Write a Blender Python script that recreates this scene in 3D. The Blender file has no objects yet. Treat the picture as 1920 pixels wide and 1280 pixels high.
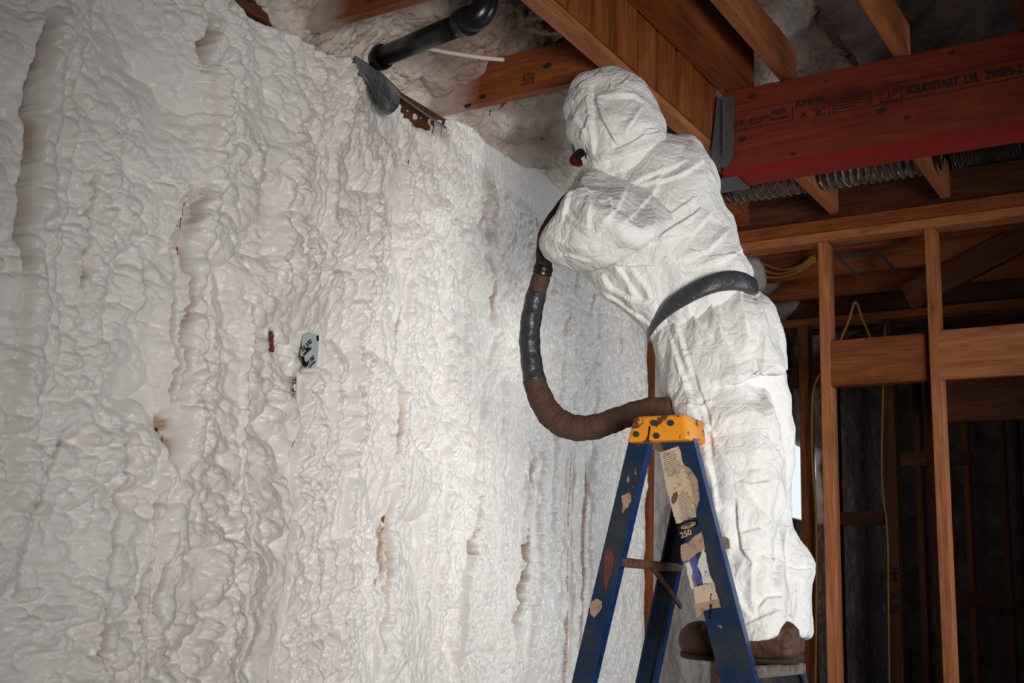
import bpy, bmesh, math, random
import numpy as np
from mathutils import Vector, Matrix

# ------------------------------------------------------------------ camera, world, light, exposure
SC = bpy.context.scene
COL = SC.collection
YAW, PIT, ROL, FPX = 0.55679673, 0.21766454, 0.03532511, 2220.4
CAM = np.array([2.11, 0.0, 1.26])
_f = np.array([-math.sin(YAW)*math.cos(PIT), math.cos(YAW)*math.cos(PIT), math.sin(PIT)])
_r0 = np.array([math.cos(YAW), math.sin(YAW), 0.0]); _u0 = np.cross(_r0, _f)
_R = _r0*math.cos(ROL) + _u0*math.sin(ROL); _U = -_r0*math.sin(ROL) + _u0*math.cos(ROL)
cd = bpy.data.cameras.new('camera'); cam = bpy.data.objects.new('camera', cd); COL.objects.link(cam)
cd.sensor_width = 36; cd.lens = FPX/1920*36; cd.clip_end = 100; cd.clip_start = 0.05
cam.matrix_world = Matrix(((_R[0], _U[0], -_f[0], CAM[0]), (_R[1], _U[1], -_f[1], CAM[1]), (_R[2], _U[2], -_f[2], CAM[2]), (0, 0, 0, 1)))
cd.dof.use_dof = True; cd.dof.focus_distance = 3.6; cd.dof.aperture_fstop = 5.6
SC.camera = cam
w = bpy.data.worlds.new('world'); SC.world = w; w.use_nodes = True
w.node_tree.nodes['Background'].inputs[0].default_value = (0.38, 0.62, 0.75, 1)
w.node_tree.nodes['Background'].inputs[1].default_value = 0.012
SC.view_settings.view_transform = 'Standard'; SC.view_settings.look = 'None'
SC.view_settings.gamma = 1; SC.view_settings.use_curve_mapping = False
SC.view_settings.exposure = -0.12

def area(name, loc, target, sx, sy, power, color, spread=180):
    l = bpy.data.lights.new(name, 'AREA'); l.shape = 'RECTANGLE'; l.size = sx; l.size_y = sy
    l.energy = power; l.color = color; l.spread = math.radians(spread)
    o = bpy.data.objects.new(name, l); COL.objects.link(o); o.location = loc
    o.rotation_euler = (Vector(target)-Vector(loc)).to_track_quat('-Z', 'Y').to_euler()
    return o
# daylight through the big opening on the right of the room, outside the frame
area('daylight_opening', (3.7, -0.4, 0.95), (0.2, 3.3, 1.8), 1.5, 1.4, 17.5, (1.0, 0.955, 0.915), 48)
area('right_fill', (3.3, 4.15, 1.75), (0.0, 3.5, 1.45), 0.8, 1.3, 13, (0.88, 0.95, 1.0), 80)  # added fill lamp, brightens the wall by the ladder and its relief

# ------------------------------------------------------------------ helpers
def ray(px, py): return _f + _R*(px-960)/FPX + _U*(640-py)/FPX
def PW(px, py, w): return CAM + ray(px, py)*w
def PX(px, py, X): d = ray(px, py); return CAM + d*((X-CAM[0])/d[0])
def PY(px, py, Y): d = ray(px, py); return CAM + d*(Y/d[1])
def PZ(px, py, Z): d = ray(px, py); return CAM + d*((Z-CAM[2])/d[2])
def proj(P):
    d = P-CAM; w = d@_f
    return 960+FPX*(d@_R)/w, 640-FPX*(d@_U)/w, w

def tag(o, label=None, cat=None, group=None, kind=None):
    if label: o['label'] = label
    if cat: o['category'] = cat
    if group: o['group'] = group
    if kind: o['kind'] = kind
    return o
def link(name, me, mat=None, parent=None, smooth=False):
    o = bpy.data.objects.new(name, me); COL.objects.link(o)
    if mat: me.materials.append(mat)
    if parent is not None:
        o.parent = parent; o.matrix_parent_inverse = parent.matrix_world.inverted()
    if smooth: me.polygons.foreach_set('use_smooth', [True]*len(me.polygons))
    return o
def empty(name, loc=(0, 0, 0)):
    o = bpy.data.objects.new(name, None); COL.objects.link(o); o.empty_display_size = 0.1
    o.matrix_world = Matrix.Translation(Vector(tuple(float(v) for v in loc))); return o
def np_mesh(name, V, Fq, attrs=None):
    me = bpy.data.meshes.new(name); V = np.asarray(V, dtype=np.float32); Fq = np.asarray(Fq, dtype=np.int32)
    n = Fq.shape[1]
    me.vertices.add(len(V)); me.vertices.foreach_set('co', V.ravel())
    me.loops.add(Fq.size); me.loops.foreach_set('vertex_index', Fq.ravel())
    me.polygons.add(len(Fq)); me.polygons.foreach_set('loop_start', np.arange(0, Fq.size, n, dtype=np.int32))
    me.update(calc_edges=True)
    for k, a in (attrs or {}).items():
        at = me.attributes.new(k, 'FLOAT', 'POINT'); at.data.foreach_set('value', np.asarray(a, dtype=np.float32).ravel())
    return me
def grid_faces(nu, nv):
    i = np.arange(nu-1)[:, None]; j = np.arange(nv-1)[None, :]
    a = i*nv+j
    return np.stack([a, a+nv, a+nv+1, a+1], -1).reshape(-1, 4)

# --- noise
def _h(ix, iy, iz, s):
    n = (ix.astype(np.int64)*374761393 + iy.astype(np.int64)*668265263 + iz.astype(np.int64)*2147483647 + s*1274126177) & 0xFFFFFFFF
    n = ((n ^ (n >> 13))*1274126177) & 0xFFFFFFFF
    n = ((n ^ (n >> 16))*2246822519) & 0xFFFFFFFF
    return ((n ^ (n >> 15)) & 0xFFFFFF)/float(0xFFFFFF)
def vn2(x, y, s=0):
    ix = np.floor(x); iy = np.floor(y); fx = x-ix; fy = y-iy; z = np.zeros_like(ix)
    u = fx*fx*fx*(fx*(fx*6-15)+10); v = fy*fy*fy*(fy*(fy*6-15)+10)
    a = _h(ix, iy, z, s); b = _h(ix+1, iy, z, s); c = _h(ix, iy+1, z, s); d = _h(ix+1, iy+1, z, s)
    return ((a*(1-u)+b*u)*(1-v)+(c*(1-u)+d*u)*v)*2-1
def fbm2(x, y, s=0, o=3):
    t = 0; a = 1.0; n = 0
    for k in range(o): t = t+a*vn2(x*2**k+k*7.3, y*2**k-k*3.1, s+k); n += a; a *= .5
    return t/n
def vn3(x, y, z, s=0):
    ix, iy, iz = np.floor(x), np.floor(y), np.floor(z); fx, fy, fz = x-ix, y-iy, z-iz
    u, v, w_ = fx*fx*(3-2*fx), fy*fy*(3-2*fy), fz*fz*(3-2*fz); t = 0
    for a in (0, 1):
        for b in (0, 1):
            for c in (0, 1):
                t = t + _h(ix+a, iy+b, iz+c, s)*(u if a else 1-u)*(v if b else 1-v)*(w_ if c else 1-w_)
    return t*2-1
def domes(x, y, s=0, rmin=.55, rmax=.95):
    ix = np.floor(x); iy = np.floor(y); z = np.zeros_like(ix); best = np.zeros_like(x)
    for dx in (-1, 0, 1):
        for dy in (-1, 0, 1):
            cx, cy = ix+dx, iy+dy
            px_ = cx+_h(cx, cy, z, s); py_ = cy+_h(cx, cy, z, s+1)
            r = rmin+(rmax-rmin)*_h(cx, cy, z, s+2); a = .45+.55*_h(cx, cy, z, s+3)
            d2 = ((x-px_)**2+(y-py_)**2)/(r*r)
            best = np.maximum(best, a*np.sqrt(np.clip(1-d2, 0, 1)))
    return best
def worley3(P, s=0):
    i = np.floor(P); F1 = np.full(len(P), 9.0); F2 = np.full(len(P), 9.0)
    for a in (-1, 0, 1):
        for b in (-1, 0, 1):
            for c in (-1, 0, 1):
                cx, cy, cz = i[:, 0]+a, i[:, 1]+b, i[:, 2]+c
                d = np.sqrt((P[:, 0]-cx-_h(cx, cy, cz, s))**2+(P[:, 1]-cy-_h(cx, cy, cz, s+1))**2+(P[:, 2]-cz-_h(cx, cy, cz, s+2))**2)
                F2 = np.minimum(F2, np.maximum(F1, d)); F1 = np.minimum(F1, d)
    return F1, F2
def polydist(x, y, pts, signed=False):
    """distance to a polyline, and the parameter 0..1 along it"""
    pts = np.asarray(pts, float); best = np.full(x.shape, 1e9); tt = np.zeros(x.shape); sg = np.ones(x.shape)
    L = np.r_[0, np.cumsum(np.hypot(*np.diff(pts, axis=0).T))]
    for k in range(len(pts)-1):
        a, b = pts[k], pts[k+1]; d = b-a; q = d@d
        t = np.clip(((x-a[0])*d[0]+(y-a[1])*d[1])/q, 0, 1)
        ex, ey = x-a[0]-t*d[0], y-a[1]-t*d[1]; e = np.hypot(ex, ey); m = e < best
        best = np.where(m, e, best); tt = np.where(m, (L[k]+t*(L[k+1]-L[k]))/L[-1], tt)
        sg = np.where(m, np.sign(d[0]*ey-d[1]*ex), sg)
    return (best*sg if signed else best), tt

# --- mesh builders
def box_bm(bm, c, s, M=None):
    """box with centre c, full size s"""
    r = bmesh.ops.create_cube(bm, size=1.0, matrix=Matrix.Translation(Vector(c)) @ Matrix.Diagonal((*s, 1)))
    if M is not None: bmesh.ops.transform(bm, matrix=M, verts=r['verts'])
    return r['verts']
def bm_obj(name, bm, mat, parent=None, smooth=False, bevel=0):
    if bevel: bmesh.ops.bevel(bm, geom=list(bm.edges), offset=bevel, segments=2, profile=.6, affect='EDGES')
    me = bpy.data.meshes.new(name); bm.to_mesh(me); bm.free()
    return link(name, me, mat, parent, smooth)
def timber(name, a, b, wd, ht, mat, up=(0, 0, 1), parent=None, bev=0.003):
    """board from a to b; local X runs along it. wd across, ht along 'up'"""
    a, b = Vector(a), Vector(b); x = (b-a); L = x.length; x.normalize(); z = Vector(up)
    z = (z-x*z.dot(x)).normalized(); y = z.cross(x)
    bm = bmesh.new(); vs = box_bm(bm, (0, 0, 0), (L, wd, ht))
    if bev: bmesh.ops.bevel(bm, geom=list(bm.edges), offset=bev, segments=2, affect='EDGES')
    o = bm_obj(name, bm, mat, None)
    m = Matrix((x, y, z)).transposed().to_4x4(); m.translation = (a+b)/2
    o.matrix_world = m
    if parent is not None:
        o.parent = parent; o.matrix_parent_inverse = parent.matrix_world.inverted()
    return o
def tube_mesh(name, pts, rad, n=20, cap=True):
    P = np.asarray(pts, float); m = len(P); rad = np.broadcast_to(np.asarray(rad, float), (m,))
    T = np.gradient(P, axis=0); T /= np.linalg.norm(T, axis=1)[:, None]
    u = np.cross(T[0], [0.13, 0.2, 1.0]); u /= np.linalg.norm(u); V = []
    for k in range(m):
        u = u-T[k]*(u@T[k]); u /= np.linalg.norm(u); v = np.cross(T[k], u)
        a = np.linspace(0, 2*np.pi, n, endpoint=False)
        V.append(P[k]+rad[k]*(np.cos(a)[:, None]*u+np.sin(a)[:, None]*v))
    V = np.concatenate(V); i = np.arange(m-1)[:, None]*n; j = np.arange(n)[None, :]; jn = (j+1) % n
    Fc = np.stack([i+j, i+jn, i+jn+n, i+j+n], -1).reshape(-1, 4).tolist()
    if cap: Fc += [list(range(n))[::-1], list(range((m-1)*n, m*n))]
    me = bpy.data.meshes.new(name); me.from_pydata(V.tolist(), [], Fc); me.update()
    me.polygons.foreach_set('use_smooth', [True]*len(me.polygons))
    return me
def catmull(P, n=12):
    P = np.asarray(P, float); Q = np.vstack([2*P[0]-P[1], P, 2*P[-1]-P[-2]]); out = []
    for i in range(1, len(Q)-2):
        for t in np.linspace(0, 1, n, endpoint=False):
            a, b, c, d = Q[i-1], Q[i], Q[i+1], Q[i+2]
            out.append(.5*((2*b)+(-a+c)*t+(2*a-5*b+4*c-d)*t*t+(-a+3*b-3*c+d)*t**3))
    out.append(Q[-2]); return np.array(out)

# ------------------------------------------------------------------ materials
class NT:
    def __init__(s, name):
        s.m = bpy.data.materials.new(name); s.m.use_nodes = True; s.t = s.m.node_tree
        s.b = s.t.nodes['Principled BSDF']
    def n(s, typ, **kw):
        nd = s.t.nodes.new(typ)
        for k, v in kw.items():
            if k.startswith('i_'):
                key = k[2:]; key = int(key) if key.isdigit() else key.replace('_', ' ')
                nd.inputs[key].default_value = v
            else: setattr(nd, k, v)
        return nd
    def l(s, a, b): s.t.links.new(a, b)
    def ramp(s, src, stops):
        r = s.n('ShaderNodeValToRGB'); e = r.color_ramp.elements
        while len(e) < len(stops): e.new(.5)
        for q, (p, c) in zip(e, stops): q.position = p; q.color = (*c, 1)
        s.l(src, r.inputs[0]); return r.outputs[0]
    def mix(s, fac, a, b, mode='MIX'):
        m = s.n('ShaderNodeMix', data_type='RGBA', blend_type=mode)
        for i, v in ((0, fac), (6, a), (7, b)):
            if hasattr(v, 'node'): s.l(v, m.inputs[i])
            else: m.inputs[i].default_value = v if i == 0 else (*v, 1)
        return m.outputs[2]
    def coords(s, scale=(1, 1, 1), rnd=True, kind='Object'):
        tc = s.n('ShaderNodeTexCoord'); mp = s.n('ShaderNodeMapping'); mp.inputs['Scale'].default_value = scale
        s.l(tc.outputs[kind], mp.inputs[0])
        if rnd:
            oi = s.n('ShaderNodeObjectInfo'); mu = s.n('ShaderNodeMath', operation='MULTIPLY'); mu.inputs[1].default_value = 37.0
            s.l(oi.outputs['Random'], mu.inputs[0]); cb = s.n('ShaderNodeCombineXYZ')
            for i in range(3): s.l(mu.outputs[0], cb.inputs[i])
            s.l(cb.outputs[0], mp.inputs['Location'])
        return mp.outputs[0]
    def noise(s, vec, scale, detail=4, rough=.55, dist=0):
        n = s.n('ShaderNodeTexNoise'); n.inputs['Scale'].default_value = scale; n.inputs['Detail'].default_value = detail
        n.inputs['Roughness'].default_value = rough; n.inputs['Distortion'].default_value = dist
        if vec is not None: s.l(vec, n.inputs['Vector'])
        return n.outputs[0]
    def bump(s, h, strength=.3, dist=.01):
        b = s.n('ShaderNodeBump'); b.inputs['Strength'].default_value = strength; b.inputs['Distance'].default_value = dist
        s.l(h, b.inputs['Height']); s.l(b.outputs[0], s.b.inputs['Normal']); return b
    def set(s, **kw):
        for k, v in kw.items():
            k = k.replace('_', ' ')
            s.b.inputs[k].default_value = (*v, 1) if isinstance(v, tuple) and len(v) == 3 else v
        return s
def plain(name, col, rough=.5, metal=0, spec=.5):
    t = NT(name); t.set(Base_Color=col, Roughness=rough, Metallic=metal); t.b.inputs['Specular IOR Level'].default_value = spec
    v = t.noise(t.coords(rnd=False), 40, 3); c = t.mix(.5, tuple(x*.8 for x in col), tuple(min(1, x*1.15) for x in col))
    t.t.links.new(v, t.t.nodes[-1].inputs[0]) if t.t.nodes[-1].type == 'MIX' else None
    t.l(c, t.b.inputs['Base Color']); return t.m
def wood(name, dark, mid, light, rough=.6, knots=True, tint=None):
    t = NT(name); v = t.coords((1.6, 14, 14))
    g = t.noise(v, 2.2, 5, .6, 1.2); v2 = t.coords((3, 90, 90)); g2 = t.noise(v2, 2.0, 3, .6)
    c = t.ramp(g, [(.3, dark), (.5, mid), (.72, light)])
    c = t.mix(.35, c, t.ramp(g2, [(.35, tuple(x*.45 for x in mid)), (.6, mid)]), 'MULTIPLY') if False else t.mix(.3, c, t.ramp(g2, [(.35, dark), (.65, light)]))
    oi = t.n('ShaderNodeObjectInfo'); hs = t.n('ShaderNodeHueSaturation')
    mr = t.n('ShaderNodeMapRange'); mr.inputs[3].default_value = .78; mr.inputs[4].default_value = 1.2
    t.l(oi.outputs['Random'], mr.inputs[0]); t.l(mr.outputs[0], hs.inputs['Value']); t.l(c, hs.inputs['Color']); c = hs.outputs[0]
    if knots:
        vo = t.n('ShaderNodeTexVoronoi', feature='F1'); t.l(t.coords((1.0, 2.2, 2.2)), vo.inputs['Vector']); vo.inputs['Scale'].default_value = 3.2
        k = t.ramp(vo.outputs['Distance'], [(.035, (1, 1, 1)), (.075, (0, 0, 0))]); c = t.mix(k, c, tuple(x*.18 for x in dark))
    st = t.noise(t.coords((2, 5, 5)), 1.3, 4, .6); sm = t.ramp(st, [(.56, (0, 0, 0)), (.7, (.6, .6, .6))]); c = t.mix(sm, c, tuple(x*.5 for x in dark))
    t.l(c, t.b.inputs['Base Color']); t.set(Roughness=rough); t.b.inputs['Specular IOR Level'].default_value = .25
    t.bump(g2, .25, .002); return t.m

M = {}
M['wood'] = wood('fir_timber', (.13, .034, .009), (.22, .062, .016), (.34, .11, .032))
M['wood_pale'] = wood('fir_timber_pale', (.24, .075, .025), (.38, .135, .05), (.52, .22, .09), knots=True)
M['wood_dark'] = wood('fir_timber_dark', (.04, .013, .006), (.08, .026, .010), (.14, .048, .018))  # darker copy of the fir, with the shade of dim framing in its colour
def spray_wood(name, x0, x1):
    """timber with foam dust sprayed over its wall end (local X runs along the board)"""
    m = wood(name, (.13, .034, .009), (.22, .062, .016), (.34, .11, .032)); t = m.node_tree; b = t.nodes['Principled BSDF']; src = b.inputs['Base Color'].links[0].from_socket
    tc = t.nodes.new('ShaderNodeTexCoord'); sp = t.nodes.new('ShaderNodeSeparateXYZ'); t.links.new(tc.outputs['Object'], sp.inputs[0])
    n = t.nodes.new('ShaderNodeTexNoise'); n.inputs['Scale'].default_value = 14; n.inputs['Detail'].default_value = 9; n.inputs['Roughness'].default_value = .75; t.links.new(tc.outputs['Object'], n.inputs['Vector'])
    ad = t.nodes.new('ShaderNodeMath'); ad.operation = 'MULTIPLY_ADD'; ad.inputs[1].default_value = .16; t.links.new(n.outputs[0], ad.inputs[0]); t.links.new(sp.outputs['X'], ad.inputs[2])
    mr = t.nodes.new('ShaderNodeMapRange'); mr.inputs[1].default_value = x0; mr.inputs[2].default_value = x1; mr.inputs[3].default_value = .9; mr.inputs[4].default_value = 0; t.links.new(ad.outputs[0], mr.inputs[0])
    mx = t.nodes.new('ShaderNodeMix'); mx.data_type = 'RGBA'; t.links.new(mr.outputs[0], mx.inputs[0]); t.links.new(src, mx.inputs[6]); mx.inputs[7].default_value = (.50, .42, .36, 1); t.links.new(mx.outputs[2], b.inputs['Base Color']); return m
M['wood_spray'] = spray_wood('fir_timber_dusted', -.13, -.03)
M['lvl'] = wood('laminated_veneer', (.09, .015, .006), (.145, .025, .009), (.20, .040, .014), knots=False)
M['red'] = plain('red_edge_sealer', (.24, .010, .005), .55)

def foam_mat(name, base, warm, rough=.34):
    t = NT(name)
    a = t.n('ShaderNodeAttribute', attribute_name='stain'); b = t.n('ShaderNodeAttribute', attribute_name='dust')
    v = t.coords(rnd=False); n = t.noise(v, 2.5, 4); n2 = t.noise(v, 60, 4)
    c = t.mix(n, base, warm); c = t.mix(a.outputs['Fac'], c, (.30, .115, .042))
    c = t.mix(b.outputs['Fac'], c, (.12, .035, .016))  # brown for dust and for the painted dark of the hole
    t.l(c, t.b.inputs['Base Color']); t.set(Roughness=rough); t.b.inputs['Specular IOR Level'].default_value = .35
    t.b.inputs['Subsurface Weight'].default_value = 0.0
    t.bump(n2, .12, .003); return t.m
M['foam'] = foam_mat('spray_foam', (.80, .785, .755), (.79, .745, .70))
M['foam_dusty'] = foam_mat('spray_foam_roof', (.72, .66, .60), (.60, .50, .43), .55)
M['foam_shaded'] = foam_mat('spray_foam_shaded', (.46, .42, .40), (.34, .30, .28), .6)  # greyer copy of the foam, the next room's shade put into its colour
def batt_mat():
    t = NT('fiberglass_batt'); v = t.coords((1, 1, 1), rnd=False); n = t.noise(v, 6, 6, .65, .6)
    c = t.ramp(n, [(.3, (.10, .07, .065)), (.55, (.24, .18, .17)), (.75, (.40, .33, .31))]); t.l(c, t.b.inputs['Base Color'])
    t.set(Roughness=.95); t.bump(t.noise(v, 40, 6, .7), .6, .02); return t.m
M['batt'] = batt_mat()
def suit_mat():
    t = NT('coverall_fabric'); v = t.coords(rnd=False); n = t.noise(v, 35, 5, .6)
    c = t.mix(n, (.80, .80, .785), (.74, .735, .715)); t.l(c, t.b.inputs['Base Color']); t.set(Roughness=.62)
    t.b.inputs['Specular IOR Level'].default_value = .3
    vo = t.n('ShaderNodeTexVoronoi', feature='DISTANCE_TO_EDGE'); vo.inputs['Scale'].default_value = 26
    d = t.n('ShaderNodeTexNoise'); d.inputs['Scale'].default_value = 14; t.l(v, d.inputs['Vector'])
    mx = t.n('ShaderNodeMix', data_type='VECTOR'); mx.inputs[0].default_value = .12; t.l(v, mx.inputs[4]); t.l(d.outputs['Color'], mx.inputs[5])
    t.l(mx.outputs[1], vo.inputs['Vector'])
    mr = t.n('ShaderNodeMapRange'); mr.inputs[1].default_value = 0; mr.inputs[2].default_value = .16; t.l(vo.outputs['Distance'], mr.inputs[0])
    v2 = t.n('ShaderNodeTexVoronoi', feature='DISTANCE_TO_EDGE'); v2.inputs['Scale'].default_value = 10; t.l(mx.outputs[1], v2.inputs['Vector'])
    m2 = t.n('ShaderNodeMapRange'); m2.inputs[1].default_value = 0; m2.inputs[2].default_value = .22; m2.inputs[4].default_value = 1.6; t.l(v2.outputs['Distance'], m2.inputs[0])
    ad = t.n('ShaderNodeMath', operation='ADD'); t.l(mr.outputs[0], ad.inputs[0]); t.l(m2.outputs[0], ad.inputs[1])
    t.bump(ad.outputs[0], .34, .005); return t.m
M['suit'] = suit_mat()
def tape_mat(name, col, rough=.25):
    t = NT(name); v = t.coords(rnd=False); n = t.noise(v, 30, 5, .6, 1.0); t.set(Base_Color=col, Roughness=rough)
    c = t.mix(n, tuple(x*.6 for x in col), tuple(x*1.5 for x in col)); t.l(c, t.b.inputs['Base Color'])
    t.bump(n, .7, .006); return t.m
M['tape'] = tape_mat('charcoal_tape', (.040, .042, .046), .34)
M['tape_hose'] = tape_mat('black_tape_wrap', (.03, .033, .038), .3)
M['hose'] = tape_mat('dusty_brown_hose', (.070, .031, .018), .75)
M['leather'] = tape_mat('brown_leather', (.062, .022, .010), .6)
M['sole'] = plain('boot_sole', (.03, .014, .008), .8)
M['black'] = plain('black_plastic', (.008, .008, .009), .35)
M['pipe'] = plain('black_abs_pipe', (.010, .010, .011), .28)
M['steel'] = plain('galvanised_steel', (.30, .31, .33), .38, .85)
M['steel_dark'] = plain('dark_steel', (.09, .095, .10), .45, .6)
M['rivet'] = plain('rivet_steel', (.08, .09, .10), .45, .7)
M['cable'] = plain('yellow_cable_sheath', (.42, .20, .03), .5)
M['blue_cable'] = plain('blue_cable_sheath', (.02, .06, .2), .5)
M['ink'] = plain('stencil_ink', (.022, .009, .006), .8)
M['print'] = plain('sticker_print', (.09, .06, .05), .8)
M['skin'] = plain('skin', (.48, .27, .18), .55)
M['glove'] = plain('black_glove', (.02, .02, .022), .5)
M['filter_red'] = plain('dark_red_filter', (.06, .002, .006), .5)
M['white_plastic'] = plain('white_plastic', (.6, .6, .6), .5)
def spotted(name, base, spots, sc=18, th=(.52, .6), rough=.5, second=None):
    t = NT(name); v = t.coords(rnd=False); n = t.noise(v, sc, 6, .65, .4)
    f = t.ramp(n, [(th[0], (0, 0, 0)), (th[1], (1, 1, 1))]); c = t.mix(f, base, spots)
    if second:
        n2 = t.noise(v, second[0], 6, .7); f2 = t.ramp(n2, [(second[1], (0, 0, 0)), (second[1]+.05, (1, 1, 1))]); c = t.mix(f2, c, second[2])
    t.l(c, t.b.inputs['Base Color']); t.set(Roughness=rough); t.bump(n, .15, .003); return t.m
M['blue'] = spotted('blue_fibreglass_rail', (.006, .022, .062), (.030, .033, .038), 9, (.44, .62), .4, (46, .66, (.25, .19, .14)))
M['blue_edge'] = spotted('blue_rail_edge', (.008, .036, .15), (.008, .022, .065), 30, (.5, .62), .3)
M['yellow'] = spotted('yellow_cap_plastic', (.78, .29, .016), (.10, .045, .012), 26, (.57, .61), .42, (70, .66, (.05, .03, .01)))
M['step'] = spotted('dusty_step_metal', (.16, .13, .115), (.09, .05, .035), 25, (.45, .6), .6)
M['brace'] = spotted('rusty_brace', (.14, .075, .045), (.07, .03, .018), 40, (.45, .6), .7)
M['sticker'] = spotted('worn_cream_sticker', (.50, .38, .27), (.26, .13, .075), 26, (.52, .64), .7, (110, .60, (.16, .10, .07)))
M['sticker_white'] = spotted('torn_white_sticker', (.52, .52, .50), (.30, .26, .22), 40, (.56, .64), .6)
M['dust'] = spotted('dried_foam_dust', (.34, .22, .15), (.14, .09, .065), 45, (.50, .66), .9)
M['blue_print'] = spotted('violet_blue_print', (.05, .05, .22), (.10, .10, .28), 40, (.5, .6), .6)
M['rust'] = spotted('rust_red_patch', (.13, .022, .018), (.05, .03, .04), 30, (.5, .65), .7)
M['flash'] = spotted('dusty_dark_membrane', (.045, .055, .075), (.22, .22, .23), 14, (.42, .66), .85, (130, .60, (.45, .43, .41)))
M['floor'] = spotted('subfloor_boards', (.30, .19, .11), (.20, .12, .07), 5, (.45, .65), .85)
def emis(name, col, s):
    t = NT(name); t.set(Base_Color=(0, 0, 0)); t.b.inputs['Emission Color'].default_value = (*col, 1); t.b.inputs['Emission Strength'].default_value = s; return t.m
M['sky'] = emis('daylight_pane', (.85, .92, 1.0), 1.1)
def foil_mat():
    t = NT('crinkled_foil'); v = t.coords(rnd=False); n = t.noise(v, 38, 6, .8, 2.5); t.set(Base_Color=(.42, .36, .32), Metallic=1.0, Roughness=.12)
    t.bump(n, 1.0, .06); return t.m
M['foil'] = foil_mat()

# ------------------------------------------------------------------ setting
def struct(o): o['kind'] = 'structure'; return o
bm = bmesh.new(); box_bm(bm, (2.2, 3.2, -0.03), (5.6, 12.0, .06)); struct(bm_obj('floor', bm, M['floor']))

# --- left wall of sprayed foam: height field over (Y, z), bulging to +X
YS = np.unique(np.r_[np.linspace(0.7, 1.3, 40), np.linspace(1.3, 4.52, 1190)])
ZS = np.unique(np.r_[np.linspace(0.0, 0.88, 40), np.linspace(0.88, 2.90, 740)])
def wall_px(pts): return [tuple(PX(a, b, 0.0)[1:]) for a, b in pts]
def foam_h(y, z, s=0, fine=1.0, base=1.0):
    wy = y+.022*fbm2(y/.13, z/.13, 11+s); wz = z+.022*fbm2(y/.13, z/.13, 23+s)
    k = np.clip((y-2.3)/1.2, 0, 1)                       # farther along the wall the lumps get smaller and more upright
    sx = .058*(1-k)+.034*k; sz = .034*(1-k)+.052*k
    h = .020*fbm2(y/.3, z/.45, 5+s)*base
    h = h+(.038*(1-k)+.016*k)*domes(wy/.15, wz/.12, 31+s)*base
    msk = np.clip(.62+.9*fbm2(y/.16, z/.22, 77+s), .18, 1.15)
    h = h+(.031*(1-k)+.019*k)*msk*domes(wy/sx, wz/sz, 41+s)
    h = h+.011*(1-.5*k)*np.clip(.35+1.2*fbm2(y/.12, z/.12, 177+s), 0, 1)*domes(y/.036+.2*fbm2(y/.05, z/.05, 3), z/.030, 141+s, .6, .9)
    wy2 = wy+.004*fbm2(y/.035, z/.035, 91+s); wz2 = wz+.004*fbm2(y/.035, z/.035, 97+s)
    h = h+(.0135*(1-k)+.011*k)*fine*msk*domes(wy2/(sx*.5), wz2/(sz*.5), 51+s)
    h = h+(.0042*(1-k)+.0036*k)*fine*msk*domes(wy2/.014, wz2/.012, 61+s)
    return h
Yg, Zg = np.meshgrid(YS, ZS, indexing='ij')
H = foam_h(Yg, Zg); stain = np.zeros_like(H); dust = np.zeros_like(H); YG, ZG, HH, ST = Yg, Zg, H, stain
S = 1/700.0
def win(pts, m=.16):
    q = np.array(wall_px(pts)); i0, i1 = np.searchsorted(YS, [q[:, 0].min()-m, q[:, 0].max()+m]); j0, j1 = np.searchsorted(ZS, [q[:, 1].min()-m, q[:, 1].max()+m])
    return np.s_[i0:i1, j0:j1]
def rope(pts, wpx, amp=.022, ridges=.35, per=.030):
    sel_ = win(pts); Yg, Zg, H, stain = YG[sel_], ZG[sel_], HH[sel_], ST[sel_]
    y0 = PX(*pts[len(pts)//2], 0.0)[1]; w_ = wpx*np.hypot(2.11, y0)/FPX*1.15
    pt = wall_px(pts); off = .012*fbm2(Zg/.07, Yg/.10+pts[0][0], 3); d, t = polydist(Yg+off, Zg, pt)
    wv = w_*(1+.30*fbm2(Zg/.09, Yg/.12, int(pts[0][0]))); e = np.clip(1-(d/wv)**2, 0, 1)
    end = np.clip(np.minimum(t, 1-t)*14, 0, 1)
    rg = domes(Yg/(w_*2.2), (Zg+.01*fbm2(Yg/.05, Zg/.05, 9))/per, int(pts[0][1])+5)
    body = np.sqrt(e)*(amp+ridges*.022*rg)
    H[:] = H*(1-.25*np.sqrt(e)*end)+body*end
def groove(pts, wpx, depth=.03, st=.8):
    sel_ = win(pts); Yg, Zg, H, stain = YG[sel_], ZG[sel_], HH[sel_], ST[sel_]
    y0 = PX(*pts[len(pts)//2], 0.0)[1]; w_ = wpx*np.hypot(2.11, y0)/FPX
    off = .009*fbm2(Zg/.03, Yg*0+pts[0][1], 13); d, t = polydist(Yg+off, Zg, wall_px(pts))
    end = np.clip(np.minimum(t, 1-t)*10, 0, 1); g = np.exp(-(d/w_)**2)*end
    H[:] = H-depth*g; stain[:] = np.maximum(stain, st*np.exp(-(d/(w_*1.1))**2)*end*np.clip(.75+.7*fbm2(Zg/.08, Yg/.08, 19), 0, 1))
def strip(pts, wpx, level=-.004, st=.25, edge=0.0):
    sel_ = win(pts); Yg, Zg, H, stain = YG[sel_], ZG[sel_], HH[sel_], ST[sel_]
    y0 = PX(*pts[len(pts)//2], 0.0)[1]; w_ = wpx*np.hypot(2.11, y0)/FPX
    d, t = polydist(Yg, Zg, wall_px(pts)); m = np.clip((w_-d)/.004+.5, 0, 1)*np.clip(np.minimum(t, 1-t)*30, 0, 1)
    H[:] = H*(1-m)+level*m; stain[:] = np.maximum(stain*(1-m*.6), st*m)
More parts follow.
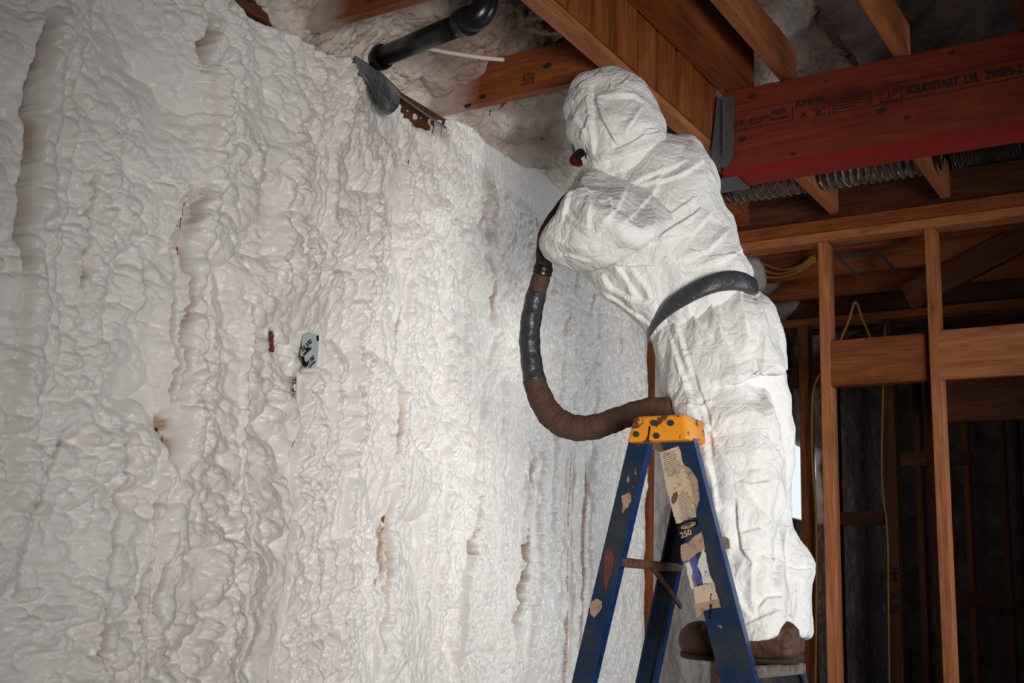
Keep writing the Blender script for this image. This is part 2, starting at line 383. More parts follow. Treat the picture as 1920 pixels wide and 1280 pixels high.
def expose(pts, wpx, deep=-.03):
    sel_ = win(pts); Yg, Zg, H, stain = YG[sel_], ZG[sel_], HH[sel_], ST[sel_]
    y0 = PX(*pts[len(pts)//2], 0.0)[1]; w_ = wpx*np.hypot(2.11, y0)/FPX
    off = .006*fbm2(Zg/.025, Yg*0+pts[0][1], 17); d, t = polydist(Yg+off, Zg, wall_px(pts))
    w2 = w_*np.clip(np.minimum(t, 1-t)*8, .12, 1); m = d < w2; nr = np.exp(-(d/(w_*1.7+.006))**2); H[:] = H*(1-nr)+.010*nr
    stain[:] = np.maximum(stain, .75*np.exp(-np.clip(d-w2, 0, 1)/.006)); H[m] = deep
rope([(92, 0), (84, 90), (62, 240), (44, 420), (28, 600), (12, 800), (2, 980)], 22, .034, 1.0, .030)
rope([(122, 60), (108, 200), (92, 330), (70, 470), (60, 640), (48, 800)], 13, .020, .6, .026)
rope([(385, 30), (376, 120), (392, 200), (380, 330), (352, 430), (340, 560), (336, 660), (330, 760), (318, 860)], 21, .034, 1.1, .028)
rope([(415, 120), (405, 260), (380, 420), (372, 600), (366, 760), (352, 900)], 10, .016, .6, .026)
rope([(305, 640), (296, 760), (284, 880), (268, 960), (246, 1080), (232, 1200), (222, 1290)], 13, .022, .8, .024)
rope([(315, 900), (300, 980), (288, 1080), (276, 1180)], 22, .028, .5, .06)
rope([(632, 60), (622, 200), (606, 330), (596, 470), (588, 560)], 16, .026, .8, .026)
rope([(520, 330), (510, 480), (500, 560)], 14, .018, .8, .03)
rope([(700, 300), (682, 400), (668, 520), (656, 640), (652, 760), (640, 900), (628, 1040)], 15, .020, .9, .022)
rope([(775, 380), (762, 460), (752, 560), (746, 660), (738, 760), (730, 860), (726, 960), (716, 1080), (712, 1200)], 10, .020, .7, .018)
rope([(752, 300), (746, 420), (738, 520)], 9, .018, .9, .014)
rope([(800, 900), (790, 1040), (784, 1180)], 9, .012, .6, .02)
rope([(915, 300), (905, 420), (908, 560), (915, 640), (900, 760), (884, 860), (870, 980), (860, 1110), (850, 1250)], 11, .022, .6, .020)
rope([(988, 820), (980, 930), (968, 1050), (958, 1160), (950, 1280)], 8, .020, .8, .016)
rope([(1004, 830), (1000, 950), (992, 1100), (980, 1260)], 7, .018, 1.0, .013)
rope([(1050, 560), (1045, 640), (1030, 800), (1024, 960), (1016, 1120)], 7, .014, .8, .018)
rope([(1110, 540), (1106, 700), (1100, 840), (1100, 1000), (1096, 1200)], 7, .013, .8, .016)
rope([(1160, 560), (1158, 720), (1150, 900), (1150, 1080)], 6, .012, .7, .018)
for k, (xx, y0_, y1_, dx_) in enumerate([(455, 560, 1270, -60), (590, 760, 1280, -28), (610, 640, 1200, -20), (660, 560, 1270, -40), (830, 420, 1270, -26), (945, 560, 1260, -16), (860, 300, 900, -10), (190, 200, 1000, -60)]):
    rope([(xx, y0_), (xx+dx_*.5+6*(-1)**k, (y0_+y1_)/2), (xx+dx_, y1_)], 8 if k != 7 else 15, .012, .8, .022)
groove([(62, 20), (55, 110), (38, 220), (32, 330), (20, 420), (14, 520)], 6, .075, .7)
groove([(368, 25), (362, 70), (356, 125)], 6, .085, .75)
groove([(420, 0), (408, 20)], 4, .04)
groove([(327, 345), (320, 420), (311, 470), (308, 530), (302, 600), (301, 690), (292, 768)], 3.2, .05, .9)
groove([(361, 345), (346, 395), (332, 440), (326, 500), (329, 545), (318, 600), (313, 700), (304, 770)], 3, .045, .9)
groove([(152, 330), (146, 420), (133, 480), (126, 560)], 3, .035, .6)
groove([(247, 490), (246, 560), (238, 610)], 2.5, .03, .5)
groove([(226, 775), (210, 805), (209, 890), (198, 960), (180, 1030), (177, 1130), (160, 1190), (157, 1275)], 2.8, .05, .75)
groove([(283, 890), (264, 950), (247, 1070), (232, 1150), (214, 1280)], 2.8, .05, .7)
groove([(298, 1000), (272, 1090), (262, 1130), (268, 1180)], 2.4, .035, .6)
groove([(97, 800), (76, 840), (40, 940), (20, 1040), (8, 1130)], 2.6, .035, .6)
groove([(440, 820), (437, 880), (446, 950), (441, 1050), (432, 1120), (433, 1200), (424, 1278)], 2.6, .045, .7)
groove([(590, 110), (586, 240)], 3, .025, .5)
groove([(486, 680), (477, 700), (480, 740), (500, 760)], 2.6, .03, .9)
groove([(655, 600), (652, 700), (648, 760)], 2, .025, .6)
groove([(737, 560), (728, 640), (724, 680), (733, 730), (726, 800), (722, 870)], 2.2, .035, .95)
groove([(750, 470), (742, 540)], 2, .02, .6)
groove([(722, 920), (712, 1010), (708, 1120), (706, 1240)], 2, .03, .75)
groove([(900, 330), (893, 420), (903, 520), (905, 610)], 2.2, .022, .9)
groove([(985, 852), (982, 900), (984, 960), (966, 1030), (960, 1100), (955, 1190)], 2.6, .045, 1.0)
groove([(1002, 1000), (998, 1070), (1000, 1120)], 2, .03, .9)
groove([(975, 520), (968, 620), (962, 720)], 2, .02, .8)
groove([(1050, 560), (1048, 640)], 1.8, .02, .8); groove([(1100, 550), (1096, 600)], 2, .02, .9)
groove([(1154, 560), (1150, 700), (1146, 850)], 1.5, .014, .4); groove([(1160, 1100), (1158, 1180)], 1.6, .02, .7)
groove([(1165, 1010), (1160, 1200)], 1.5, .015, .5)
strip([(345, 345), (334, 400), (322, 470)], 10, .004, .25)
strip([(568, 296), (562, 400), (552, 470)], 6.5, -.012, .42); strip([(580, 330), (572, 480)], 4, .004, .05)
groove([(552, 460), (546, 525)], 2.4, .03, .8)
strip([(558, 775), (540, 850), (528, 980), (516, 1090), (504, 1200), (494, 1290)], 9, -.004, .03)
strip([(548, 790), (528, 930), (520, 1000)], 2.2, -.016, .5); strip([(519, 1000), (516, 1050), (512, 1090)], 4.5, -.010, .8)
strip([(880, 930), (864, 1010), (852, 1100), (846, 1180), (842, 1280)], 7.5, -.004, .02)
strip([(878, 940), (871, 990), (866, 1040)], 2, -.014, .9)
strip([(1058, 850), (1048, 980), (1040, 1120), (1034, 1285)], 5.5, .0, .05)
strip([(712, 920), (700, 1080), (692, 1290)], 6, -.004, .06)
strip([(1070, 840), (1064, 1000), (1060, 1290)], 4, -.002, .05)
strip([(523, 645), (521, 668)], 16, .002, .04)
expose([(288, 785), (291, 812)], 9); expose([(298, 818), (299, 860)], 5)
expose([(709, 985), (706, 1020), (698, 1095)], 4.5)
expose([(1067, 852), (1061, 1000), (1057, 1120), (1052, 1300)], 4.6)
expose([(1094, 870), (1089, 960), (1086, 1060), (1083, 1210)], 4.6)
expose([(501, 627), (502, 655)], 5, -.09)
d, t = polydist(Yg, Zg, wall_px([(501, 627), (502, 655)])); dust = np.maximum(dust, 1.0*(d < .009))  # dark of the small hole painted in through the brown mask
expose([(558, 650), (555, 694)], 5.5); expose([(548, 708), (547, 764)], 5.5)
strip([(583, 628), (577, 692)], 19, .010, .0)
strip([(549, 704), (547, 768)], 9, .010, .1)
# darker brown patches on the raw top band near the worker
d, t = polydist(Yg, Zg, wall_px([(905, 330), (912, 380), (906, 450)])); dust = np.maximum(dust, .38*np.exp(-(d/.035)**2))
d, t = polydist(Yg, Zg, wall_px([(770, 225), (820, 255)])); dust = np.maximum(dust, .5*np.exp(-(d/.028)**2))
# the band along the top thins out and leans back to the plate
top = 2.735+.022*fbm2(Yg/.16, Yg*0, 8)-.02*np.clip((2.2-Yg), 0, 1)+.055*np.clip((Yg-2.78)/.18, 0, 1)
over = np.clip((Zg-top)/.03, 0, 1); H = H*(1-over)-.10*over*over
low = 2.60+.05*fbm2(Yg/.3, Yg*0, 28); m_ = np.clip((Zg-low)/.05, 0, 1)*np.clip((Yg-3.0)/.3, 0, 1); H = H*(1-.6*m_)
# ragged right end of the foam at the corner stud
e_ = np.clip((Yg-(4.468+.012*fbm2(Zg/.05, Yg*0, 44)))/.012, 0, 1); tp_ = np.clip((Yg-4.40)/.07, 0, 1); H = H*(1-.8*tp_); H = H*(1-e_)-.11*e_; stain = np.maximum(stain, .6*(e_ > 0)*(e_ < 1))
V = np.stack([H, Yg, Zg], -1).reshape(-1, 3)
me = np_mesh('wall_left', V, grid_faces(len(YS), len(ZS)), {'stain': stain, 'dust': dust})
wl = struct(link('wall_left', me, M['foam'], smooth=True))

# studs buried in the foam: only slivers show
slot_lab = [((292, 820), 'brown wooden stud sliver showing through a small gap low in the foam at far left'),
            ((556, 690), 'wooden stud peeking out of the foam beside the printed sticker'),
            ((704, 1030), 'short brown stud sliver low in the foam left of centre'),
            ((1061, 1000), 'thin straight brown stud edge in the long foam slot left of the ladder'),
            ((1088, 1000), 'rough-edged orange-brown stud strip in the foam just left of the ladder rail')]
for (q, lab) in slot_lab:
    yy = PX(*q, -.03)[1]
    tag(timber('wall_stud', (-.041, yy, .04), (-.041, yy, 2.70), .05 if q[0] != 1088 else .03, .09, M['wood'], up=(1, 0, 0)), lab, 'stud', 'studs inside the foamed wall')
yc = PX(1216, 760, 0)[1]
tag(timber('wall_stud', (-.040, 4.503, .04), (-.040, 4.503, 2.70), .055, .11, M['wood'], up=(1, 0, 0)), 'upright reddish-brown corner stud where the foamed wall ends, behind the ladder', 'stud', 'studs inside the foamed wall')

# foamed wall carrying on past the partition, with the window in it
def rough_sheet(name, O, eu, ev, en, us, vs, hf, mat, df=None):
    U_, V_ = np.meshgrid(us, vs, indexing='ij'); h = hf(U_, V_)
    P = np.array(O)+U_[..., None]*np.array(eu)+V_[..., None]*np.array(ev)+h[..., None]*np.array(en)
    z0 = np.zeros(U_.size); return link(name, np_mesh(name, P.reshape(-1, 3), grid_faces(len(us), len(vs)), {'stain': z0, 'dust': df(U_, V_).ravel() if df else z0}), mat, smooth=True)
def far_h(u, v):
    h = foam_h(u*1.0+3, v, 7, .6)*1.3
    a = PX(1482, 838, -.05); b = PX(1536, 968, -.05); cy, cz = (a[1]+b[1])/2, (a[2]+b[2])/2
    return h-.10*np.clip(6.0-5.2*np.maximum(np.abs(u-cy)/((b[1]-a[1])/2+.02), np.abs(v-cz)/(abs(a[2]-b[2])/2+.02)), 0, 1)
struct(rough_sheet('wall_left', (-.06, 0, 0), (0, 1, 0), (0, 0, 1), (1, 0, 0), np.linspace(4.56, 9.0, 420), np.linspace(0, 2.97, 280), far_h, M['foam_shaded']))
a = PX(1478, 832, -.1); b = PX(1540, 974, -.1)
bm = bmesh.new(); box_bm(bm, (-.085, (a[1]+b[1])/2, (a[2]+b[2])/2), (.01, b[1]-a[1]+.1, a[2]-b[2]+.06)); struct(bm_obj('window_1', bm, M['sky']))

# roof underside above the wall: foam, then dusty batts
def roof_h(u, v): return (foam_h(v*.9+1.0, u, 17, 1.0, 1.6)*1.5)
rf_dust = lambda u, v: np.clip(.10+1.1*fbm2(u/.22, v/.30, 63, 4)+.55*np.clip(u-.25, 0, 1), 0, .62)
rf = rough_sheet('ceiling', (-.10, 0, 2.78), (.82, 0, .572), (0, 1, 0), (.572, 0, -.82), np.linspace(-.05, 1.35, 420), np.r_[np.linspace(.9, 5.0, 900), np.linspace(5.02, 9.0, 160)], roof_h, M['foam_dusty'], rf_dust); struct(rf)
def drape(u, v): return .10*fbm2(u/.5, v/.9, 3, 4)+.05*np.abs(fbm2(u/.35+v/.5, v/.5, 31, 4))
struct(rough_sheet('ceiling', (.95, 0, 3.40), (.94, 0, .34), (0, 1, 0), (.34, 0, -.94), np.linspace(0, 3.5, 260), np.linspace(.9, 9.0, 420), drape, M['batt']))
# far exterior wall of the next room, hung with batts
struct(rough_sheet('wall_far', (-.1, 8.6, 0), (1, 0, 0), (0, 0, 1), (0, -1, 0), np.linspace(0, 5.4, 240), np.linspace(0, 2.97, 160), lambda u, v: .05*fbm2(u/.35, v/.8, 4, 4), M['batt']))

# ------------------------------------------------------------------ framing overhead
lvb = None
def text_obj(name, s, size, origin, ex, ez, mat, parent, ext=.0008, sx=1.0, shear=0):
    c = bpy.data.curves.new(name, 'FONT'); c.body = s; c.size = size; c.extrude = ext; c.shear = shear; c.resolution_u = 3; c.offset = size*(.028 if size > .012 and parent is lvb else .006)
    t = bpy.data.objects.new(name, c); COL.objects.link(t)
    dg = bpy.context.evaluated_depsgraph_get(); me = bpy.data.meshes.new_from_object(t.evaluated_get(dg)); bpy.data.objects.remove(t)
    ex, ez = Vector(ex).normalized(), Vector(ez).normalized(); ez = (ez-ex*ez.dot(ex)).normalized(); n = ex.cross(ez)
    m = Matrix((ex*sx, ez, n)).transposed().to_4x4(); m.translation = Vector(origin); me.transform(m)
    return link(name, me, mat, parent)
def off(x, y, z): return (2.11+x, y, 1.26+z)
# ceiling joists running out from the top of the foamed wall
jl = ['cropped timber joist at the very top, left of the black pipe', 'orange-brown ceiling joist with dark ink stamp, ending on the foamed wall beside the hood']
for k, Y in enumerate((2.21, 2.84)):
    j = timber('ceiling_joist', off(-2.14, Y+.019, 1.51+.07), off(-1.50, Y+.019, 1.51+.07), .038, .14, M['wood_spray'])
    tag(j, jl[k], 'joist', 'ceiling joists above the foamed wall')
    if k == 1:
        YJ = Y-.0005
        for q in ((905, 181, .010), (877, 198, .009), (1026, 123, .012)):
            c = PY(q[0], q[1], YJ); bm = bmesh.new(); bmesh.ops.create_cone(bm, cap_ends=True, segments=16, radius1=q[2], radius2=q[2]*.9, depth=.0016, matrix=Matrix.Translation(Vector(tuple(c))) @ Matrix.Rotation(math.pi/2, 4, 'X') @ Matrix.Diagonal((1.4, .8, 1, 1))); bm_obj('knot', bm, M['ink'], j)
        for tx, (x_, y_) in (('S-DRY', (984, 160)), ('STUD', (992, 158)), ('S-P-F', (1000, 156))): text_obj('grade_stamp', tx, .016, PY(x_, y_, YJ-.001), (.12, 0, 1), (-1, 0, .12), M['ink'], j)
# plate along the wall top with a bare, rust-stained stretch
tag(timber('top_plate', off(-2.19, 1.0, 1.52), off(-2.19, 2.84, 1.52), .12, .045, M['wood_dark']), 'dark dusty plate lying along the top of the foamed wall', 'plate')
# a short bare board and steel strap showing between foam and roof
a = PX(752, 195, .02); b = PX(832, 238, .02)
tag(timber('edge_board', PX(750, 197, .015), PX(836, 247, .015), .02, .075, M['wood_dark']), 'rust-brown board edge showing at the wall top beside the charcoal flap', 'board')
# charcoal membrane flap hanging over the foam top
def flap():
    e = [[(664, 106), (712, 138), (748, 172)], [(668, 132), (714, 156), (747, 190)], [(686, 152), (722, 176), (745, 200)], [(700, 178), (724, 200), (740, 208)], [(714, 205), (724, 215), (733, 213)]]
    rows = [catmull([PX(p[0], p[1], .045+.012*i-.010*(j == 1)) for j, p in enumerate(r)], 8) for i, r in enumerate(e)]
    G = np.array([catmull([r[k] for r in rows], 6) for k in range(len(rows[0]))])
    n0, n1 = G.shape[:2]; me = np_mesh('membrane_flap', G.reshape(-1, 3), grid_faces(n0, n1)); o = link('membrane_flap', me, M['flash'], smooth=True)
    s = o.modifiers.new('thick', 'SOLIDIFY'); s.thickness = .006; s.offset = -1
    return o
tag(flap(), 'dusty charcoal membrane flap folded over the foam below the black pipe', 'flap')
# steel strap glinting along the wall top
me = tube_mesh('metal_strip', catmull([PX(745, 176, .06), PX(790, 208, .06), PX(836, 240, .06)], 8), .0035, 8)
tag(link('metal_strip', me, M['steel']), 'thin bright metal strip along the wall top beneath the joist end', 'strip')

# black drain pipe with an elbow
pr = empty('drain_pipe', PW(700, 108, 3.2)); tag(pr, 'black plastic drain pipe with elbow running out of the wall top', 'pipe')
pA, pB = PX(704, 112, .03), PW(872, 42, 3.12)
link('pipe_run', tube_mesh('pipe_run', [pA, pB], .030, 28), M['pipe'], pr)
elb = catmull([PW(862, 46, 3.12), PW(893, 32, 3.10), PW(909, 8, 3.10), PW(912, -40, 3.12)], 8)
link('elbow', tube_mesh('elbow', elb, .034, 28), M['pipe'], pr)
link('riser', tube_mesh('riser', [PW(912, -20, 3.12), PW(914, -160, 3.16)], .030, 24), M['pipe'], pr)
d_ = (pB-pA)/np.linalg.norm(pB-pA)
link('collar', tube_mesh('collar', [pB-d_*.02, pB+d_*.025], .0385, 28), M['pipe'], pr)
link('collar', tube_mesh('collar', [pA+d_*.02, pA+d_*.045], .037, 28), M['pipe'], pr)
# strap ring and cord on roof foam
cp = catmull([PW(800, 90, 3.30), PW(850, 100, 3.34), PW(905, 108, 3.36), PW(945, 112, 3.38)], 8)
tag(link('roof_cord', tube_mesh('roof_cord', cp, .006, 10), M['foam_dusty']), 'foam-dusted cord slung under the roof foam right of the pipe', 'cord')
# rafter under the roof foam
ra, rb = np.array([-.02, 3.08, 2.86]), np.array([1.2, 3.08, 3.66])
tag(timber('rafter', ra, rb, .038, .12, M['wood_dark']), 'dark sloping rafter in the shadow between pipe and boarded beam', 'rafter')

# boarded beam: bottom plate, upright boards, top timber
bmr = empty('boarded_beam', off(-1.46, 2.6, 1.52)); tag(bmr, 'deep beam faced with upright orange-brown boards, running overhead behind the hood', 'beam')
timber('bottom_plate', off(-1.462, .8, 1.52+.017), off(-1.462, 3.60, 1.52+.017), .05, .034, M['wood_pale'], parent=bmr)
Y = .82; k = 0
while Y < 3.60:
    wd = min(.138, 3.6-Y)
    bb = timber('board', off(-1.462+.002*(k % 3), Y+wd/2, 1.558), off(-1.462+.002*(k % 3), Y+wd/2, 1.90), .045, wd-.011-.006*(k % 2), M['wood'], up=(0, 1, 0), parent=bmr, bev=.002)
    Y += .143; k += 1
timber('gap_shade_backing', off(-1.50, .8, 1.72), off(-1.50, 3.60, 1.72), .02, .34, M['ink'], parent=bmr)  # dark sheet standing in for the shade in the gaps between boards
tag(timber('header_timber', off(-1.375, .8, 1.755+.07), off(-1.375, 3.63, 1.755+.07), .12, .14, M['wood']), 'thick knotty timber lying against the upright boards, above the red beam end', 'timber')

# laminated red beam
lv = empty('laminated_beam', off(-1.4, 3.6, 1.43)); tag(lv, 'large reddish laminated beam with black stencilled lettering, upper right', 'beam')
timber('beam_body', off(-1.42, 3.6+.045, 1.437+.157), off(1.6, 3.6+.045, 1.437+.157), .09, .31, M['lvl'], parent=lv)
timber('red_edge', off(-1.42, 3.6+.045, 1.433), off(1.6, 3.6+.045, 1.433), .092, .008, M['red'], parent=lv)
timber('red_edge', off(-1.42, 3.6-.0006, 1.433+.012), off(1.6, 3.6-.0006, 1.433+.012), .002, .030, M['red'], parent=lv, bev=0)
lvb = lv
YF = 3.5975
def lv_text(s, px, py, h, sx=1.0, name='lettering'):
    p = PY(px, py, YF); o = text_obj(name, s, h/.72, p, (1, 0, 0), (0, 0, 1), M['ink'], lv, sx=sx); return o
PXM = 3.95/FPX
lv_text('SOLIDSTART  LVL  2900Fb-2.0E', 1699, 177, .029, .70)
lv_text('JUN  01,', 1492, 201, .023, .95); lv_text('A   2C', 1502, 222, .023, .95)
lv_text('.OE', 1377, 236, .018); lv_text('-4557-5559*', 1400, 229, .010, 1.15); lv_text('MILL 1053', 1405, 233.5, .006, 1.2)
lv_text('APA', 1447, 216, .017, 1.15); lv_text('PR-L280', 1443, 227, .010, 1.3); lv_text('LP', 1665, 181, .020, 1.2)
lv_text('BUILDING', 1655, 187, .004, 1.2); lv_text('PRODUCTS', 1655, 176, .001, 1.2)
for i, (tx, ty) in enumerate([(1566, 190), (1566, 195.5), (1565, 201), (1565, 206)]): lv_text(['STRUCTURAL LVL GRADE', 'SEE INSTALLATION GUIDE', 'ICC ESR-2403  CCMC', 'DRY SERVICE ONLY'][i], tx, ty, .0048, 1.25)
def lv_line(a, b, th=.0022, name='ruled_line'):
    A, B = PY(*a, YF+.001), PY(*b, YF+.001); timber(name, A, B, .0012, th, M['ink'], parent=lv, bev=0)
lv_line((1376, 212), (1488, 191), .0014); lv_line((1376, 245), (1488, 226), .0022)
lv_line((1632, 165), (1925, 108), .0016); lv_line((1632, 200), (1925, 142), .003)
for (x0, y0, x1, y1) in [(1562, 183, 1626, 173)]:
    lv_line((1562, 183), (1626, 171)); lv_line((1562, 212), (1627, 199)); lv_line((1562, 183), (1563, 212)); lv_line((1626, 171), (1627, 199))
lv_line((1650, 168), (1690, 160)); lv_line((1650, 193), (1691, 185), .005); lv_line((1650, 168), (1651, 193)); lv_line((1690, 160), (1691, 185))
lv_line((1632, 172), (1633, 200)); lv_line((1555, 183), (1556, 216), .002); lv_line((1486, 200), (1487, 225), .003)
for (x, y, r) in [(1411, 180, .012), (1392, 261, .012), (1652, 207, .012), (1701, 220, .010), (1487, 288, .007), (1784, 98, .009), (1548, 153, .004)]:
    c = PY(x, y, YF+.001); bm = bmesh.new(); bmesh.ops.create_cone(bm, cap_ends=True, segments=18, radius1=r, radius2=r*.9, depth=.002, matrix=Matrix.Translation(Vector(c)) @ Matrix.Rotation(math.pi/2, 4, 'X') @ Matrix.Diagonal((1.15, .9, 1, 1)))
    bm_obj('knot', bm, M['ink'], lv)
# joist hanger at its left end
hg = empty('joist_hanger', off(-1.42, 3.6, 1.43)); tag(hg, 'galvanised steel joist hanger holding the left end of the red beam', 'hanger')
def plate_mesh(name, pts, th, mat, parent, nrm=(0, -1, 0)):
    bm = bmesh.new(); vs = [bm.verts.new(Vector(tuple(p))) for p in pts]; f = bm.faces.new(vs); n = Vector(nrm)*th
    r = bmesh.ops.extrude_face_region(bm, geom=[f]); bmesh.ops.translate(bm, vec=n, verts=[v for v in r['geom'] if isinstance(v, bmesh.types.BMVert)])
    bmesh.ops.recalc_face_normals(bm, faces=bm.faces); return bm_obj(name, bm, mat, parent)
plate_mesh('side_flange', [PY(1356, 182, 3.590), PY(1377, 181, 3.590), PY(1376, 290, 3.590), PY(1362, 316, 3.590), PY(1347, 312, 3.590), PY(1354, 290, 3.590)], .003, M['steel'], hg)
plate_mesh('face_flange', [off(-1.425, 3.50, 1.45), off(-1.425, 3.60, 1.45), off(-1.425, 3.60, 1.72), off(-1.425, 3.56, 1.72)], .003, M['steel'], hg, (1, 0, 0))
plate_mesh('bottom_seat', [off(-1.47, 3.57, 1.424), off(-1.36, 3.57, 1.424), off(-1.36, 3.70, 1.424), off(-1.47, 3.70, 1.424)], .003, M['steel'], hg, (0, 0, -1))
for i in range(9):
    c = PY(1369-(i % 2)*6, 196+i*11.5, 3.586); bm = bmesh.new(); bmesh.ops.create_uvsphere(bm, u_segments=10, v_segments=6, radius=.0032, matrix=Matrix.Translation(Vector(c))); bm_obj('nail_head', bm, M['rivet'], hg, True)

# upper joists resting on the laminated beam, lower joists between it and the partition
ul = ['joist resting on the red beam just right of the boarded beam', 'joist resting on the middle of the red beam, top right', 'dim joist resting on the red beam at the top right corner']
for k, X in enumerate((-1.225, -.845, -.465)):
    tag(timber('ceiling_joist', off(X+.019, .9, 1.76+.07), off(X+.019, 3.70, 1.76+.07), .038, .14, M['wood_pale'] if k < 2 else M['wood_dark']), ul[k], 'joist', 'joists above the red beam')  # third joist's dimness is painted in by the darker wood
ll = ['joist below the red beam nearest the worker\'s shoulder', 'joist below the red beam between the two silver duct glints', 'joist below the red beam above the second partition stud']
for k, X in enumerate((-1.77, -1.352, -.914)):
    tag(timber('ceiling_joist', off(X+.019+(.02 if k == 0 else 0), 3.70, 1.602+.07), off(X+.019+(.02 if k == 0 else 0), 4.60, 1.602+.07), .038 if k else .07, .14, M['wood_pale'] if k else M['wood']), ll[k], 'joist', 'joists behind the red beam')
# rim board across the joist ends
tag(timber('rim_board', off(-1.9, 4.72, 1.602+.075), off(1.6, 4.72, 1.602+.075), .038, .15, M['wood_dark']), 'shadowed rim board on the partition behind the joist ends', 'board')

# ------------------------------------------------------------------ partition in the plane Y = 4.6
pt = [timber('top_plate', off(-2.0, 4.645, 1.492+.019), off(1.6, 4.645, 1.492+.019), .09, .037, M['wood_pale']),
      timber('top_plate', off(-2.0, 4.645, 1.531+.027), off(1.6, 4.645, 1.531+.027), .088, .052, M['wood'])]
tag(pt[0], 'lower of the two stacked plates capping the open partition', 'plate'); tag(pt[1], 'upper of the two stacked plates capping the open partition', 'plate')
sl = ['pale partition stud nearest the worker', 'partition stud between the two wide wooden blocks']
for k, px in enumerate((1541, 1742)):
    x = PY(px, 430, 4.6)[0]
    tag(timber('partition_stud', (x, 4.645, 0.04), (x, 4.645, 2.75), .09, .038, M['wood_pale'], up=(1, 0, 0)), sl[k], 'stud', 'studs of the open partition')
x1, x2 = PY(1541, 680, 4.6)[0], PY(1742, 680, 4.6)[0]
tag(timber('blocking', (x1+.0195, 4.64, 1.26+.982), (x2-.0195, 4.64, 1.26+.982), .06, .184, M['wood'], bev=.004), 'dark stained wide block between the two bright partition studs', 'block', 'blocking in the partition')
tag(timber('blocking', (x2+.0195, 4.62, 1.26+.982), (x2+.8, 4.62, 1.26+.982), .038, .19, M['wood_pale'], bev=.004), 'knotty wide block running off the right edge of the picture', 'block', 'blocking in the partition')
k = PY(1848, 661, 4.6)
tag(timber('sole_plate', (.12, 4.645, .02), (3.7, 4.645, .02), .09, .04, M['wood']), 'plate on the floor under the open partition', 'plate')

# ------------------------------------------------------------------ room behind the partition
def px_stud(px, py, Y, wpx, mat, lab, z0=0.0, z1=2.75, dep=.09, lean=0):
    P = PY(px, py, Y); wm = wpx*((P-CAM)@_f)/FPX*1.12
    return tag(timber('wall_stud', (P[0], Y+dep/2, z0), (P[0], Y+dep/2, z1), dep, wm*.75, mat, up=(1, 0, 0)), lab, 'stud', 'studs of the room behind')
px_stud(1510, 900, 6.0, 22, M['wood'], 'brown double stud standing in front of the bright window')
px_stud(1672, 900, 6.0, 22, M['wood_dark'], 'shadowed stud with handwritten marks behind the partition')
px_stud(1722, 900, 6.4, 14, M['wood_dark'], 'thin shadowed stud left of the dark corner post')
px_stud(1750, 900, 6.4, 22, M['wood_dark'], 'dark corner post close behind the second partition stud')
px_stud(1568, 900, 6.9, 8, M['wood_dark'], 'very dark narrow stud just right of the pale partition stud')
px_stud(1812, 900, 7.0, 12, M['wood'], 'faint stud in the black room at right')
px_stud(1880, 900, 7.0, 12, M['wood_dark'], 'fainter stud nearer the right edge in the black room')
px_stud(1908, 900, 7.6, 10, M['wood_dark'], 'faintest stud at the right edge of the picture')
def px_block(x0, x1, py, Y, hpx, mat, lab, nm='blocking'):
    A, B = PY(x0, py, Y), PY(x1, py, Y); B[2] = A[2]; wm = hpx*((A-CAM)@_f)/FPX
    return tag(timber(nm, A, B, .038, wm, mat), lab, 'block', 'blocks between the far studs')
px_block(1570, 1658, 972, 6.1, 24, M['wood_dark'], 'dim block halfway up between dark studs behind the partition')
px_block(1690, 1740, 862, 6.4, 26, M['wood_dark'], 'short dim block beside the corner post')
px_block(1744, 1822, 862, 6.99, 22, M['wood_dark'], 'short dim block right of the second partition stud')
px_block(1700, 1900, 1120, 7.0, 26, M['wood_dark'], 'long dim block low in the black room')
# handwriting on the shadowed stud
P = PY(1680, 1148, 5.995)
for nm_, y_ in (('S', 1148), ('S', 1120), ('FIL', 1090)):
    pass
hw = empty('handwriting', PY(1680, 1130, 5.99)); tag(hw, 'black handwritten letters running up the shadowed stud', 'writing')
for ch_, y_ in (('S', 1152), ('S', 1126), ('F', 1094), ('I', 1080), ('L', 1072)): text_obj('marker_letter', ch_, .09, PY(1692, y_, 5.992), (0, 0, 1), (-1, 0, 0), M['ink'], hw, sx=1.3)
# ceiling joists of that room and plates over its far studs
bl = [(4.98, 'first joist of the back room ceiling, just behind the partition'), (5.35, 'second joist of the back room ceiling'), (5.72, 'third joist of the back room ceiling, under the sagging cables'), (6.10, 'fourth joist of the back room ceiling'), (6.5, 'fifth joist of the back room ceiling'), (7.0, 'farthest joist of the back room ceiling')]
for Y, lab in bl: tag(timber('ceiling_joist', off(-2.1, Y, 1.56+.07), off(1.4, Y, 1.56+.07), .038, .14, M['wood'] if Y < 5.9 else M['wood_dark']), lab, 'joist', 'back room ceiling joists')  # farther joists get the darker wood as painted shade
tag(timber('top_plate', off(-2.1, 6.045, 1.49+.019), off(-.7, 6.045, 1.49+.019), .09, .04, M['wood']), 'plate over the shadowed studs of the back room', 'plate')
tag(timber('top_plate', off(-2.1, 6.045, 1.15+.07), off(-1.15, 6.045, 1.15+.07), .04, .12, M['wood_dark']), 'dark header board over the bright window', 'plate')
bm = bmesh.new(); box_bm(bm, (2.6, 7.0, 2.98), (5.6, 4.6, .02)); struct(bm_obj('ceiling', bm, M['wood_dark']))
# short sloping brace at upper right
tag(timber('diagonal_brace', PY(1700, 560, 5.3), PY(1930, 440, 5.3), .038, .12, M['wood_dark']), 'dark sloping brace behind the partition at right', 'brace')
tag(timber('wide_header', PY(1770, 752, 5.6), PY(1950, 742, 5.6), .038, .20, M['wood_dark']), 'dark wide header below the knotty block at right', 'board')

